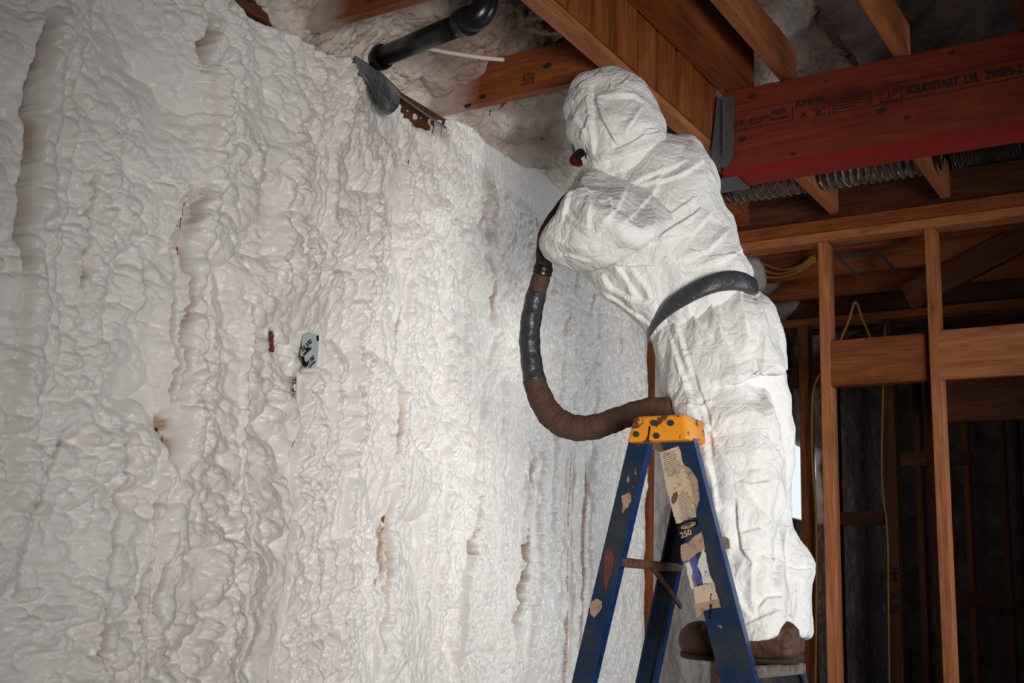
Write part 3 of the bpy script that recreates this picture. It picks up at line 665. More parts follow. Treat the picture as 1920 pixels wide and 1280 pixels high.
# cables
cl = [([(1415, 515), (1450, 520), (1490, 512), (1530, 488)], 'lowest sagging yellow cable under the back room ceiling'), ([(1418, 500), (1455, 513), (1495, 504), (1530, 482)], 'middle sagging yellow cable under the back room ceiling'), ([(1425, 492), (1465, 505), (1500, 498), (1532, 474)], 'highest sagging yellow cable under the back room ceiling')]
for pts, lab in cl: tag(link('cable', tube_mesh('cable', catmull([PY(a, b, 5.2) for a, b in pts], 8), .006, 8), M['cable']), lab, 'cable', 'sagging yellow cables')
tag(link('cable', tube_mesh('cable', catmull([PY(1575, 640, 5.4), PY(1592, 600, 5.4), PY(1604, 566, 5.4), PY(1618, 600, 5.4), PY(1636, 640, 5.4)], 8), .006, 8), M['cable']), 'yellow cable hanging in an upside-down V above the stained block', 'cable')
tag(link('cable', tube_mesh('cable', catmull([PY(1537, 700, 5.9), PY(1524, 740, 5.9), PY(1523, 860, 5.9), PY(1530, 960, 5.9), PY(1531, 1100, 5.9), PY(1529, 1290, 5.9)], 8), .006, 8), M['cable']), 'yellow cable running down beside the window stud', 'cable')
tag(link('cable', tube_mesh('cable', catmull([PY(1660, 610, 5.95), PY(1655, 770, 5.95), PY(1654, 900, 5.95), PY(1664, 1000, 5.9), PY(1666, 1130, 5.95), PY(1668, 1290, 5.95), PY(1672, 1700, 5.97)], 8), .005, 8), M['cable']), 'dim cable running down beside the stud with handwriting', 'cable')
tag(link('cable', tube_mesh('cable', catmull([PY(1640, 760, 8.45), PY(1636, 980, 8.45), PY(1632, 1080, 8.45), PY(1625, 1180, 8.45), PY(1622, 1500, 8.45)], 8), .006, 8), M['blue_cable']), 'thin blue cable against the far insulation', 'cable')

# silver flexible duct seen between joists
dr = []
P0, P1 = PY(1345, 388, 4.35), PY(1765, 362, 4.35); P0[2] += .02; n = 150
pts = np.array([P0+(P1-P0)*t for t in np.linspace(0, 1, n)]); pts[:, 2] = pts[0, 2]+.01; rads = .075+.006*np.sin(np.linspace(0, 2*np.pi*30, n))
pts[:, 2] += .055
tag(link('flexible_duct', tube_mesh('flexible_duct', pts, rads, 40), M['foil']), 'crinkled silver flexible duct between the joists above the partition', 'duct')
P0, P1 = PY(1790, 325, 4.9), PY(1990, 265, 4.9); pts = np.array([P0+(P1-P0)*t for t in np.linspace(0, 1, n)])
tag(link('flexible_duct', tube_mesh('flexible_duct', pts+np.array([0, 0, .03]), rads, 40), M['foil']), 'dim silver duct in the shadow below the right end of the red beam', 'duct')
# duct boot and bracket hung under back room ceiling
def frame_obj(name, quad, Z, mat, lab, cat):
    e = empty(name, PZ(*quad[0], Z)); tag(e, lab, cat)
    return e
e = empty('duct_bracket', PY(1610, 475, 5.0)); tag(e, 'grey metal bracket frame hanging under the back room ceiling', 'bracket')
for a, b, t_ in [((1648, 440), (1649, 470), .03), ((1570, 482), (1650, 473), .022), ((1648, 472), (1682, 512), .022), ((1562, 447), (1572, 480), .018), ((1570, 482), (1615, 522), .018)]:
    timber('bracket_bar', PY(*a, 5.05), PY(*b, 5.05), t_*.6, t_*.75, M['steel_dark'], parent=e, up=(0, 1, 0) if a[1] > 470 else (1, 0, 0))
plate_mesh('register_box', [PZ(1424, 477, 2.93), PZ(1530, 464, 2.93), PZ(1534, 482, 2.93), PZ(1452, 495, 2.93)], .05, M['steel_dark'], None, (0, 0, 1))
tag(bpy.data.objects['register_box'], 'dark metal register box between back room joists beside the belt', 'box')
# foam clump hanging at the near end of the back ceiling
bm = bmesh.new(); bmesh.ops.create_icosphere(bm, subdivisions=5, radius=.1, matrix=Matrix.Translation(Vector(PY(1402, 518, 4.95))) @ Matrix.Diagonal((.75, .6, 1.0, 1)))
for v in bm.verts: 
    q = np.array([v.co.x, v.co.y, v.co.z])[None]*16; f1, f2 = worley3(q, 5); v.co += v.normal*float(.022*(1-f1[0]))
tag(bm_obj('foam_clump', bm, M['foam_shaded'], None, True), 'grey foam clump on framing just behind the belt', 'foam')

# ------------------------------------------------------------------ small things stuck on the foamed wall
st = empty('printed_sticker', PX(581, 658, .02)); tag(st, 'pale blue-grey printed film patch stuck in the foam left of centre', 'sticker')
def wp(px, py, X=.032): return PX(px, py, X)
plate_mesh('film', [wp(568, 628), wp(580, 624), wp(597, 628), wp(597, 640), wp(594, 680), wp(588, 692), wp(574, 690), wp(565, 686), wp(563, 660), wp(566, 650)], .002, plain('pale_film', (.50, .58, .60), .4), st, (1, 0, 0))
ex = np.array(wp(592, 640))-np.array(wp(566, 666)); ez = np.array(wp(560, 640))-np.array(wp(566, 652))
for s_, x_, y_, h_ in [('2DL R782', 567, 660, .012), ('WARNING', 570, 668, .008), ('3PL R8Z', 576, 686, .011), ('CAUTION', 580, 691, .007)]:
    text_obj('lettering', s_, h_/.72, wp(x_, y_, .0348), ex, ez, M['black'], st, sx=.72)
for q in ([(564, 667), (570, 668), (571, 676), (577, 682), (574, 689), (566, 685)], [(593, 630), (597, 628), (597, 638), (594, 640)], [(572, 655), (578, 650), (580, 655), (574, 660)]):
    plate_mesh('ink_blot', [wp(*p, .0343) for p in q], .001, M['black'], st, (1, 0, 0))
mk = empty('marked_stud_face', PX(548, 735, -.02)); tag(mk, 'narrow grey board sliver with black ink marks below the sticker', 'board')
plate_mesh('board_face', [PX(543, 706, .034), PX(554, 706, .034), PX(552, 766, .034), PX(542, 766, .034)], .004, plain('grey_board', (.42, .38, .34), .8), mk, (1, 0, 0))
text_obj('lettering', 'S-P-F 2L', .018, PX(551, 763, .0384), (0, 0, 1), (0, -1, 0), M['black'], mk, sx=1.3)

# ------------------------------------------------------------------ the step ladder
YL0, YL1 = 2.54, 2.88           # near and far side of the ladder at the cap
lad = empty('step_ladder', (1.2, 2.7, 0)); tag(lad, 'blue fibreglass step ladder with yellow cap, dirty and covered in torn stickers', 'ladder')
def channel(name, A, B, web, fl, th, mat, parent, xdir, inward):
    """C-channel rail from A (top) to B (foot); web spans xdir, flanges point 'inward' (a +-Y sign)"""
    A, B = np.array(A, float), np.array(B, float); t = (B-A)/np.linalg.norm(B-A); x = np.array(xdir, float); x -= t*(x@t); x /= np.linalg.norm(x)
    y = np.array([0, inward, 0.0]); y -= t*(y@t); y /= np.linalg.norm(y); h = web/2
    prof = [(-h, 0), (h, 0), (h, fl), (h-th, fl), (h-th, th), (-h+th, th), (-h+th, fl), (-h, fl)]
    V = [A+x*a+y*b for a, b in prof]+[B+x*a+y*b for a, b in prof]; n = 8
    F = [[i, (i+1) % n, n+(i+1) % n, n+i] for i in range(n)]+[[0, 5, 4, 1], [1, 4, 3, 2], [0, 7, 6, 5]]+[[n, n+1, n+4, n+5], [n+1, n+2, n+3, n+4], [n, n+5, n+6, n+7]]
    me = bpy.data.meshes.new(name); me.from_pydata([tuple(v) for v in V], [], F); me.update()
    bm = bmesh.new(); bm.from_mesh(me); bmesh.ops.recalc_face_normals(bm, faces=bm.faces); bm.to_mesh(me); bm.free()
    o = link(name, me, mat, parent); return o
def line_to_z(a, b, z): a, b = np.array(a), np.array(b); return a+(b-a)*((z-a[2])/(b[2]-a[2]))
# near rails from the photograph, in the plane Y = YL0
fT, fB = PY(1262, 800, YL0), PY(1383, 1280, YL0)       # climbing side
rT, rB = PY(1203, 800, YL0), PY(1090, 1280, YL0)       # rear side
fF, rF = line_to_z(fT, fB, .0), line_to_z(rT, rB, .0)
far = np.array([0, YL1-YL0, 0]); splay = np.array([0, .10, 0]); nsp = np.array([0, -.0, 0])
r1 = channel('front_rail', fT, fF+nsp, .076, .026, .005, M['blue'], lad, (1, 0, 0), 1)
r2 = channel('front_rail', fT+far, fF+far+splay, .066, .026, .005, M['blue'], lad, (1, 0, 0), -1)
r3 = channel('rear_rail', rT, rF+nsp, .050, .026, .005, M['blue'], lad, (1, 0, 0), 1)
r4 = channel('rear_rail', rT+far, rF+far+splay, .050, .026, .005, M['blue'], lad, (1, 0, 0), -1)
def edge_strip(A, B, side, web, y0=0, parent=None):
    A, B = np.array(A, float), np.array(B, float); t = (B-A)/np.linalg.norm(B-A); x = np.array([1, 0, 0.])-t*t[0]; x /= np.linalg.norm(x)
    o_ = x*side*(web/2+.001); timber('rail_edge', A+o_+np.array([0, .013+y0, 0]), B+o_+np.array([0, .013+y0, 0]), .027, .004, M['blue_edge'], up=tuple(x), parent=parent, bev=.001)
edge_strip(fT, fF, 1, .076, 0, r1); edge_strip(rT, rF, 1, .050, 0, r3); edge_strip(rT+far, rF+far+splay, 1, .050, -.026, r4)
# yellow cap: tapered box skirt with rounded corners
cz = [PY(1186, 777, YL0-.03), PY(1281, 777, YL0-.03), PY(1291, 829, YL0-.03), PY(1174, 824, YL0-.03)]
zt, zb = .5*(cz[0][2]+cz[1][2]), .5*(cz[2][2]+cz[3][2]); x0, x1, x2, x3 = cz[0][0], cz[1][0], cz[2][0], cz[3][0]
bm = bmesh.new(); y0, y1 = YL0-.03, YL1+.035
vv = [bm.verts.new(p) for p in [(x3, y0, zb), (x2, y0, zb), (x2, y1, zb), (x3, y1, zb), (x0, y0+.006, zt), (x1, y0+.006, zt), (x1, y1-.006, zt), (x0, y1-.006, zt)]]
for f in [(0, 3, 2, 1), (4, 5, 6, 7), (0, 1, 5, 4), (1, 2, 6, 5), (2, 3, 7, 6), (3, 0, 4, 7)]: bm.faces.new([vv[i] for i in f])
bmesh.ops.bevel(bm, geom=list(bm.edges), offset=.010, segments=4, affect='EDGES', profile=.6)
cap = bm_obj('cap', bm, M['yellow'], lad, True)
def disc(name, c, r, th, mat, parent, axis='Y', seg=20):
    bm = bmesh.new(); R_ = {'Y': Matrix.Rotation(math.pi/2, 4, 'X'), 'X': Matrix.Rotation(math.pi/2, 4, 'Y'), 'Z': Matrix.Identity(4)}[axis]
    bmesh.ops.create_cone(bm, cap_ends=True, segments=seg, radius1=r*.8, radius2=r, depth=th, matrix=Matrix.Translation(Vector(tuple(c))) @ R_); return bm_obj(name, bm, mat, parent)
for q in [(1227.5, 793), (1259, 793), (1194, 814), (1232, 817)]:
    disc('rivet', PY(*q, YL0-.031), .0075, .006, M['rivet'], cap)
timber('cap_seam', PY(1219, 799, YL0-.0305), PY(1215, 826, YL0-.0305), .002, .003, M['black'], parent=cap, bev=0)
disc('rivet', PY(1197, 833, YL0-.003), .006, .005, M['rivet'], r3)
disc('rivet', PY(1246, 834, YL0-.003), .005, .005, M['rivet'], r1)
# steps between the front rails, brace between the rear rails
def at_z(A, B, z): return A+(B-A)*((z-A[2])/(B[2]-A[2]))
zs0 = PY(1430, 1244, 2.69)[2]-.014
for i, z in enumerate((zs0, zs0-.28, zs0-.56, zs0-.84, zs0+.28)):
    p = at_z(fT, fF, z); q = at_z(fT+far, fF+far+splay, z)
    s_ = timber('step', (p[0]-.002, p[1]+.006, z), (q[0]-.002, q[1]-.006, z), .085, .026, M['step'], parent=lad)
for i, z in enumerate((PY(1150, 1052, YL0)[2], .55)):
    p = at_z(rT, rF, z); q = at_z(rT+far, rF+far+splay, z)
    br = timber('rear_brace', (p[0]+.01, p[1]+.006, z), (q[0]+.01, q[1]-.006, z), .045, .020, M['brace'], parent=lad)
    timber('brace_strut', (p[0]+.03, p[1]+.17, z-.005), (p[0]+.035, q[1]-.02, z-.10), .006, .018, M['brace'], parent=lad)
for P_ in (fF, fF+far+splay, rF, rF+far+splay):
    timber('rubber_foot', (P_[0]-.045, P_[1]+.012*(1 if P_[1] < 2.7 else -1), .015), (P_[0]+.045, P_[1]+.012*(1 if P_[1] < 2.7 else -1), .015), .045, .03, M['black'], parent=lad)
# stickers and grime on the near front rail (flat things on its outer web)
def decal(name, quad, mat, parent, lift=.0012, th=.0008, rag=.9):
    rg = random.Random(len(quad)*7+int(quad[0][0])); Q = []
    for i in range(len(quad)):
        (ax, ay), (bx, by) = quad[i], quad[(i+1) % len(quad)]; L = math.hypot(bx-ax, by-ay); n = max(1, int(L/3)); j = rag if L > 4 else 0
        for q in range(n): Q.append((ax+(bx-ax)*q/n+(rg.uniform(-j, j) if q else 0), ay+(by-ay)*q/n+(rg.uniform(-j, j) if q else 0)))
    return plate_mesh(name, [PY(a, b, YL0-lift) for a, b in Q], th, mat, parent)
stk = decal('warning_sticker', [(1237, 849), (1273, 836), (1281, 868), (1291, 884), (1296, 905), (1306, 968), (1268, 982), (1252, 925), (1246, 895)], M['sticker'], r1)
rs = random.Random(4)
def textlines(x0, y0, x1, y1, dxdy, n, parent, wid=.0011):
    for i in range(n):
        f = i/(n-1); ya = y0+(y1-y0)*f; xa = x0+dxdy*(ya-y0); L = (x1-x0)*rs.uniform(.72, 1.0)
        A, B = PY(xa, ya, YL0-.0024), PY(xa+L, ya-L*.34, YL0-.0024); timber('text_line', A, B, .0006, wid, M['print'], parent=parent, bev=0)
textlines(1241, 853, 1272, 893, .24, 12, stk); textlines(1270, 930, 1297, 976, .22, 14, stk)
decal('dark_drip', [(1262, 925), (1270, 921), (1271, 930), (1268, 940), (1262, 946), (1259, 940)], M['print'], stk, .0026)
ov = decal('maker_badge', [(1270, 985), (1306, 972), (1310, 984), (1273, 1000)], M['black'], r1, .0022)
A, B = PY(1277, 990, YL0-.0034), PY(1304, 980, YL0-.0034); cc = (A+B)/2; ang = math.atan2(B[2]-A[2], B[0]-A[0]); tor = []
for k in range(29): a_ = k/28*2*math.pi; tor.append(cc+np.array([math.cos(a_)*.018*math.cos(ang)-math.sin(a_)*.005*math.sin(ang), 0, math.cos(a_)*.018*math.sin(ang)+math.sin(a_)*.005*math.cos(ang)]))
link('badge_ring', tube_mesh('badge_ring', tor, .0008, 6, False), M['sticker'], ov)
text_obj('badge_lettering', 'WERNER', .0070, PY(1281, 991.5, YL0-.0036), B-A, (0, 0, 1), M['sticker'], ov)
text_obj('number', '250', .019, PY(1277, 1009, YL0-.0026), B-A, (0, 0, 1), M['sticker'], r1)
decal('dust_patch', [(1277, 1022), (1292, 1016), (1304, 1003), (1316, 996), (1322, 1030), (1305, 1038), (1292, 1050), (1280, 1052), (1276, 1036)], M['dust'], r1, .0014)
decal('dust_patch', [(1281, 870), (1296, 880), (1308, 900), (1312, 935), (1304, 960), (1296, 905)], M['dust'], r1, .0020)
w1 = decal('torn_sticker', [(1285, 1056), (1293, 1053), (1299, 1068), (1297, 1084), (1301, 1100), (1302, 1098), (1297, 1106), (1291, 1082)], M['sticker_white'], r1, .0018)
w2 = decal('torn_sticker', [(1310, 1050), (1320, 1028), (1324, 1040), (1330, 1075), (1338, 1092), (1318, 1094), (1315, 1075), (1308, 1062)], M['sticker_white'], r1, .0018)
decal('violet_sticker', [(1294, 1049), (1305, 1041), (1309, 1056), (1310, 1072), (1319, 1092), (1305, 1096), (1303, 1080), (1297, 1066)], M['blue_print'], r1, .0016)
s3 = decal('lower_sticker', [(1300, 1101), (1338, 1090), (1346, 1122), (1304, 1132)], M['sticker'], r1, .0020)
textlines(1302, 1105, 1318, 1110, .2, 2, s3)
decal('dust_patch', [(1302, 1128), (1346, 1118), (1352, 1138), (1335, 1140), (1320, 1146), (1306, 1158)], M['dust'], r1, .0014)
decal('dark_scratch', [(1331, 1132), (1334, 1132), (1334, 1160), (1331, 1160)], M['black'], r1, .003); decal('dark_scratch', [(1332, 1114), (1334, 1112), (1334, 1124), (1332, 1125)], M['black'], r1, .003)
for q in ([(1165, 930), (1180, 922), (1184, 938), (1176, 952), (1168, 962), (1168, 948)], [(1106, 1130), (1120, 1122), (1129, 1128), (1128, 1140), (1114, 1158), (1106, 1150)], [(1176, 897), (1179, 892), (1180, 902), (1176, 905)], [(1190, 882), (1192, 878), (1193, 888), (1190, 890)]):
    decal('dust_patch', q, M['dust'], r3, .0014)
decal('rust_red_patch', [(1133, 1034), (1146, 1028), (1152, 1044), (1148, 1068), (1138, 1100), (1134, 1110), (1132, 1080)], M['rust'], r3, .0014)

# ------------------------------------------------------------------ the worker
KY = .86
def PYk(px, py, Y): return PY(px, py, Y*KY)
wk = empty('person', (1.1, 2.75, zs0)); tag(wk, 'person in white hooded coverall with taped waist, on the ladder, leaning to the foamed wall', 'person')
NR = 40
def ring(L, R, Y, dep, sq=2.0):
    """closed cross-section whose visible width runs from pixel L to pixel R at world depth Y"""
    A, B = PYk(*L, Y), PYk(*R, Y); c = (A+B)/2; e1 = (B-A)/2; v = c-CAM; v /= np.linalg.norm(v); e2 = v-e1*(v@e1)/(e1@e1); e2 /= np.linalg.norm(e2)
    a = np.linspace(0, 2*np.pi, NR, endpoint=False); ca, sa = np.cos(a), np.sin(a)
    ca = np.sign(ca)*np.abs(ca)**(2/sq); sa = np.sign(sa)*np.abs(sa)**(2/sq)
    return c+ca[:, None]*e1+sa[:, None]*e2*dep*.88
def loft(rings, V, F, sub=5):
    R_ = np.array(rings); m = len(R_); ts = np.linspace(0, m-1, (m-1)*sub+1); Q = np.concatenate([[2*R_[0]-R_[1]], R_, [2*R_[-1]-R_[-2]]])
    out = []
    for t in ts:
        i = min(int(t), m-2); u = t-i; a, b, c, d = Q[i], Q[i+1], Q[i+2], Q[i+3]
        out.append(.5*((2*b)+(-a+c)*u+(2*a-5*b+4*c-d)*u*u+(-a+3*b-3*c+d)*u**3))
    off_ = len(V)
    for r in out: V += [tuple(p) for p in r]
    n = NR
    for k in range(len(out)-1):
        for j in range(n): F.append([off_+k*n+j, off_+k*n+(j+1) % n, off_+(k+1)*n+(j+1) % n, off_+(k+1)*n+j])
    F.append([off_+j for j in range(n)][::-1]); F.append([off_+(len(out)-1)*n+j for j in range(n)])
def fuse(V, F, voxel, sm=8):
    me = bpy.data.meshes.new('tmp'); me.from_pydata(V, [], F); bm = bmesh.new(); bm.from_mesh(me); bmesh.ops.recalc_face_normals(bm, faces=bm.faces); bm.to_mesh(me); bm.free()
    o = bpy.data.objects.new('tmp', me); COL.objects.link(o)
    r = o.modifiers.new('r', 'REMESH'); r.mode = 'VOXEL'; r.voxel_size = voxel; r.adaptivity = 0
    if sm: s_ = o.modifiers.new('s', 'SMOOTH'); s_.iterations = sm; s_.factor = .5
    s2 = o.modifiers.new('u', 'SUBSURF'); s2.levels = 1; s2.render_levels = 1
    dg = bpy.context.evaluated_depsgraph_get(); out = bpy.data.meshes.new_from_object(o.evaluated_get(dg)); bpy.data.objects.remove(o)
    return out
def arrays(me):
    n = len(me.vertices); P = np.empty(n*3, np.float32); me.vertices.foreach_get('co', P); N = np.empty(n*3, np.float32); me.vertices.foreach_get('normal', N)
    return P.reshape(-1, 3).astype(float), N.reshape(-1, 3).astype(float)
def seg_sd(px, py, a, b):
    """signed side distance and along-parameter for one crease (pixels)"""
    a = np.array(a, float); b = np.array(b, float); d = b-a; L = np.hypot(*d); t = ((px-a[0])*d[0]+(py-a[1])*d[1])/L; s_ = (d[0]*(py-a[1])-d[1]*(px-a[0]))/L
    return s_, t/L, L
def crease(P, N, pts, wd, amp, front=True):
    """a fold of cloth: soft swelling on the right-hand side of the line, sharp drop on the other"""
    px, py, w_ = proj(P); d, t = polydist(px, py, pts, True)
    v = P-CAM; v /= np.linalg.norm(v, axis=1)[:, None]; fc = np.clip(-(N*v).sum(1)*2.2, 0, 1)
    end = np.clip(np.minimum(t, 1-t)*5, 0, 1)**.6
    st_ = .5+.5*np.tanh(d/1.6); prof = st_*np.clip(1-np.abs(d)/(wd*2.2), 0, 1)**1.6-(1-st_)*.45*np.exp(-np.abs(d)/(wd*.55))
    prof = np.where(np.abs(d) > wd*4, 0, prof)
    return amp*prof*end*fc
def crumple(P, s, sc, st=(1, 1, 1), A=None):
    q = P.copy()
    if A is not None: q = q@A
    wv = np.stack([vn3(*(P*9).T, s+50), vn3(*(P*9).T, s+60), vn3(*(P*9).T, s+70)], 1)*.02
    q = (q+wv)*np.array(st)*sc; f1, f2 = worley3(q, s); return f2-f1
def basis(z):
    z = np.array(z, float); z /= np.linalg.norm(z); x = np.cross(z, [.3, 1, .1]); x /= np.linalg.norm(x); return np.stack([x, np.cross(z, x), z], 1)
def finish(me, folds, axis, k=1.0, fine=1.0, hems=()):
    P, N = arrays(me); A = basis(axis)
    c1 = crumple(P, 3, 7.5, (1, 1, .42), A); c2 = crumple(P, 13, 15, (1, 1, .55), A); c3 = crumple(P, 23, 34)
    big = vn3(*(P*5).T, 5)
    h = k*(.008*(np.minimum(c1, .5)-.25)+.0035*(np.minimum(c2, .45)-.2)+.009*big)+fine*.0012*(np.minimum(c3, .5)-.2)
    rg = random.Random(int(axis[0]*100)+11); ax_ = Vector(axis).normalized()
    for q in range(9):                                    # straight folds with flat faces between them, each only in patches
        n_ = Vector((rg.gauss(0, 1), rg.gauss(0, 1), rg.gauss(0, 1))); n_ = (n_-ax_*n_.dot(ax_)*(.75 if q % 3 else .2)).normalized(); lam = rg.uniform(.055, .15)
        u_ = (P@np.array(n_))/lam+.55*vn3(*(P*3.2).T, 200+q)+.10*vn3(*(P*14).T, 230+q); tri = np.abs((u_ % 1)-.5)*2; ms = np.clip(vn3(*(P*4.5+q).T, 260+q)*1.8+.05, 0, 1)
        h = h+k*.085*lam*ms*(tri-.5)
    # a few tight random pinches
    P2 = P+N*h[:, None]; add = np.zeros(len(P))
    for pts, wd, amp in folds: add += crease(P, N, pts, wd, amp*(1.3 if k == .6 else 1.1))
    P2 += N*add[:, None]
    me.vertices.foreach_set('co', P2.astype(np.float32).ravel()); me.update(); me.polygons.foreach_set('use_smooth', [True]*len(me.polygons))
    return me

YT = 3.25
V, F = [], []
loft([ring((1120, 285), (1240, 250), YT, .10), ring((1090, 335), (1302, 262), YT, .145, 2.3), ring((1070, 385), (1333, 320), YT, .17, 2.4), ring((1085, 445), (1346, 385), YT, .18, 2.4), ring((1106, 505), (1376, 440), YT, .18, 2.3),
      ring((1140, 552), (1398, 490), YT, .175, 2.3), ring((1188, 597), (1408, 520), YT, .165, 2.2), ring((1222, 628), (1404, 540), YT, .15, 2.2), ring((1236, 650), (1400, 566), YT, .13, 2.2)], V, F)
me_t = fuse(V, F, .0065, 5)
V, F = [], []
YA = 2.93
loft([ring((1150, 310), (1270, 330), 3.32, .07), ring((1112, 322), (1268, 396), 3.13, .09), ring((1078, 360), (1225, 442), YA, .095), ring((1048, 398), (1168, 478), YA-.02, .085), ring((1022, 436), (1128, 502), YA-.01, .075), ring((1014, 466), (1085, 512), YA+.02, .06), ring((1022, 488), (1056, 508), YA+.04, .035)], V, F)
# forearm going up to the wall, and the far arm on the other side
loft([ring((1018, 478), (1080, 490), YA+.04, .055), ring((1032, 430), (1086, 440), YA+.12, .05), ring((1056, 388), (1098, 400), 3.15, .043), ring((1092, 362), (1126, 380), 3.30, .036)], V, F)
loft([ring((1180, 300), (1260, 300), 3.42, .08), ring((1130, 330), (1200, 400), 3.55, .07), ring((1115, 340), (1150, 385), 3.62, .05), ring((1112, 340), (1128, 364), 3.63, .04)], V, F)
me = fuse(V, F, .0065, 5)
SA = [([(1085, 320), (1110, 380), (1105, 430)], 18, .007), ([(1120, 345), (1145, 375), (1150, 410)], 12, .006), ([(1090, 330), (1065, 380), (1050, 415)], 12, .007), ([(1030, 440), (1055, 455), (1100, 462)], 10, .006), ([(1018, 480), (1060, 478), (1110, 490)], 9, .005), ([(1245, 340), (1215, 375), (1170, 420)], 14, .007), ([(1180, 345), (1160, 390), (1120, 440)], 14, .006), ([(1052, 392), (1078, 415), (1110, 425)], 10, .006)]
S1 = [
      ([(1300, 440), (1240, 452), (1180, 456), (1150, 456)], 18, .011), ([(1235, 452), (1300, 402), (1312, 388)], 14, .013),
      ([(1060, 400), (1100, 440), (1150, 478)], 20, -.006), ([(1085, 320), (1110, 380), (1105, 430)], 18, .007),
      ([(1325, 300), (1280, 330), (1215, 345), (1180, 352)], 20, .008), ([(1180, 350), (1220, 330), (1290, 300)], 12, -.008),
      ([(1120, 345), (1145, 375), (1150, 410)], 12, .006), ([(1090, 330), (1065, 380), (1050, 415)], 12, .007), ([(1130, 300), (1100, 340), (1085, 375)], 9, .006),
      ([(1200, 360), (1198, 400), (1215, 425)], 10, .005), ([(1245, 310), (1230, 360), (1180, 420)], 12, .006),
      ([(1300, 260), (1325, 330), (1330, 380)], 10, .005), ([(1130, 510), (1150, 540), (1185, 560), (1230, 570)], 16, .011),
      ([(1138, 495), (1180, 500), (1240, 498)], 14, .008), ([(1150, 480), (1176, 520), (1195, 556)], 12, .009), ([(1185, 500), (1215, 540), (1222, 565)], 11, .009),
      ([(1130, 540), (1180, 580), (1220, 610)], 11, .008), ([(1370, 430), (1330, 470), (1270, 490)], 14, .009), ([(1395, 470), (1350, 492), (1300, 502)], 11, .009),
      ([(1205, 420), (1260, 400), (1300, 370)], 12, .007), ([(1335, 400), (1300, 440), (1280, 470)], 12, .007), ([(1030, 440), (1055, 455), (1100, 462)], 10, .006),
      ([(1018, 480), (1060, 478), (1110, 490)], 9, .006), ([(1250, 480), (1290, 520)], 10, .007), ([(1290, 465), (1330, 480), (1390, 478)], 12, .008)]
cov = link('coverall_top', finish(me_t, S1, (.3, 0, 1), 1.0), M['suit'], wk)
link('sleeve', finish(me, SA, (.7, 0, .6), .8), M['suit'], wk)

V, F = [], []
loft([ring((1226, 592), (1388, 506), YT, .125, 2.2), ring((1228, 622), (1400, 540), YT, .145, 2.2), ring((1232, 650), (1435, 565), YT, .165, 2.3), ring((1243, 690), (1458, 630), YT, .17, 2.4), ring((1256, 738), (1472, 695), YT-.01, .165, 2.4)], V, F)
YN, YFR = 3.13, 3.36
loft([ring((1252, 715), (1400, 690), YN+.09, .12), ring((1268, 770), (1440, 750), YN+.04, .11, 2.3), ring((1292, 840), (1458, 825), YN+.02, .11, 2.3), ring((1312, 910), (1466, 900), YN, .105, 2.3), ring((1330, 980), (1464, 975), YN, .10, 2.3), ring((1345, 1050), (1466, 1045), YN, .095, 2.3), ring((1358, 1110), (1476, 1100), YN, .09, 2.3), ring((1372, 1178), (1484, 1150), YN, .085, 2.3), ring((1377, 1196), (1486, 1172), YN, .082, 2.3), ring((1384, 1212), (1486, 1188), YN, .075, 2.3)], V, F)
V0, F0 = V, F; V, F = [], []
loft([ring((1340, 700), (1470, 690), YFR-.08, .11), ring((1362, 770), (1484, 768), YFR-.04, .105), ring((1380, 850), (1489, 845), YFR, .10), ring((1395, 920), (1484, 915), YFR, .095), ring((1405, 985), (1482, 985), YFR, .09), ring((1415, 1035), (1520, 1045), YFR, .095), ring((1430, 1070), (1528, 1068), YFR, .095), ring((1445, 1120), (1520, 1122), YFR, .085), ring((1458, 1190), (1514, 1194), YFR, .075)], V, F)
me_f = fuse(V, F, .0065, 5); V, F = V0, F0
me = fuse(V, F, .0065, 5)
S2 = [([(1420, 650), (1435, 760), (1468, 860), (1480, 900)], 22, -.014), ([(1250, 620), (1290, 720), (1330, 850), (1350, 960)], 20, .010), ([(1345, 560), (1360, 640), (1400, 720)], 20, .010),
      ([(1262, 590), (1280, 650), (1300, 700)], 14, .010), ([(1290, 570), (1312, 610), (1340, 630)], 12, .008), ([(1330, 545), (1342, 590), (1360, 620)], 12, .009), ([(1385, 540), (1400, 600), (1405, 660)], 13, .009), ([(1415, 550), (1432, 620), (1430, 690)], 11, -.008),
      ([(1300, 740), (1345, 830), (1385, 900)], 18, .010), ([(1290, 800), (1320, 870), (1330, 950)], 12, .010), ([(1380, 930), (1382, 980), (1390, 1030), (1412, 1060)], 14, -.010),
      ([(1330, 960), (1350, 1040), (1392, 1130), (1412, 1160)], 16, .013), ([(1395, 905), (1430, 960), (1450, 980)], 10, .008), ([(1415, 1030), (1412, 1090), (1415, 1160)], 9, .008),
      ([(1420, 1140), (1440, 1120), (1470, 1118)], 10, .010), ([(1385, 1175), (1420, 1160), (1470, 1140)], 8, .008), ([(1465, 900), (1470, 980), (1468, 1050), (1462, 1100)], 12, -.015),
      ([(1480, 985), (1495, 1020), (1520, 1055)], 10, .010), ([(1475, 1060), (1500, 1068), (1528, 1066)], 9, .009), ([(1480, 1180), (1490, 1130), (1495, 1090)], 7, .008), ([(1376, 900), (1410, 905), (1450, 900)], 8, .006), ([(1385, 1000), (1425, 990), (1440, 1000)], 8, .007),
      ([(1440, 740), (1450, 820), (1478, 890)], 12, .009), ([(1275, 760), (1300, 760), (1340, 745)], 9, .005), ([(1430, 1040), (1450, 1050), (1465, 1042)], 7, .010), ([(1300, 690), (1330, 780), (1340, 860)], 12, -.006)]
me_f = finish(me_f, [f for f in S2 if f[0][0][0] > 1455], (.17, .05, 1), .9)
me = finish(me, S2, (.15, .05, 1), 1.0)
link('coverall_trousers', me, M['suit'], wk)
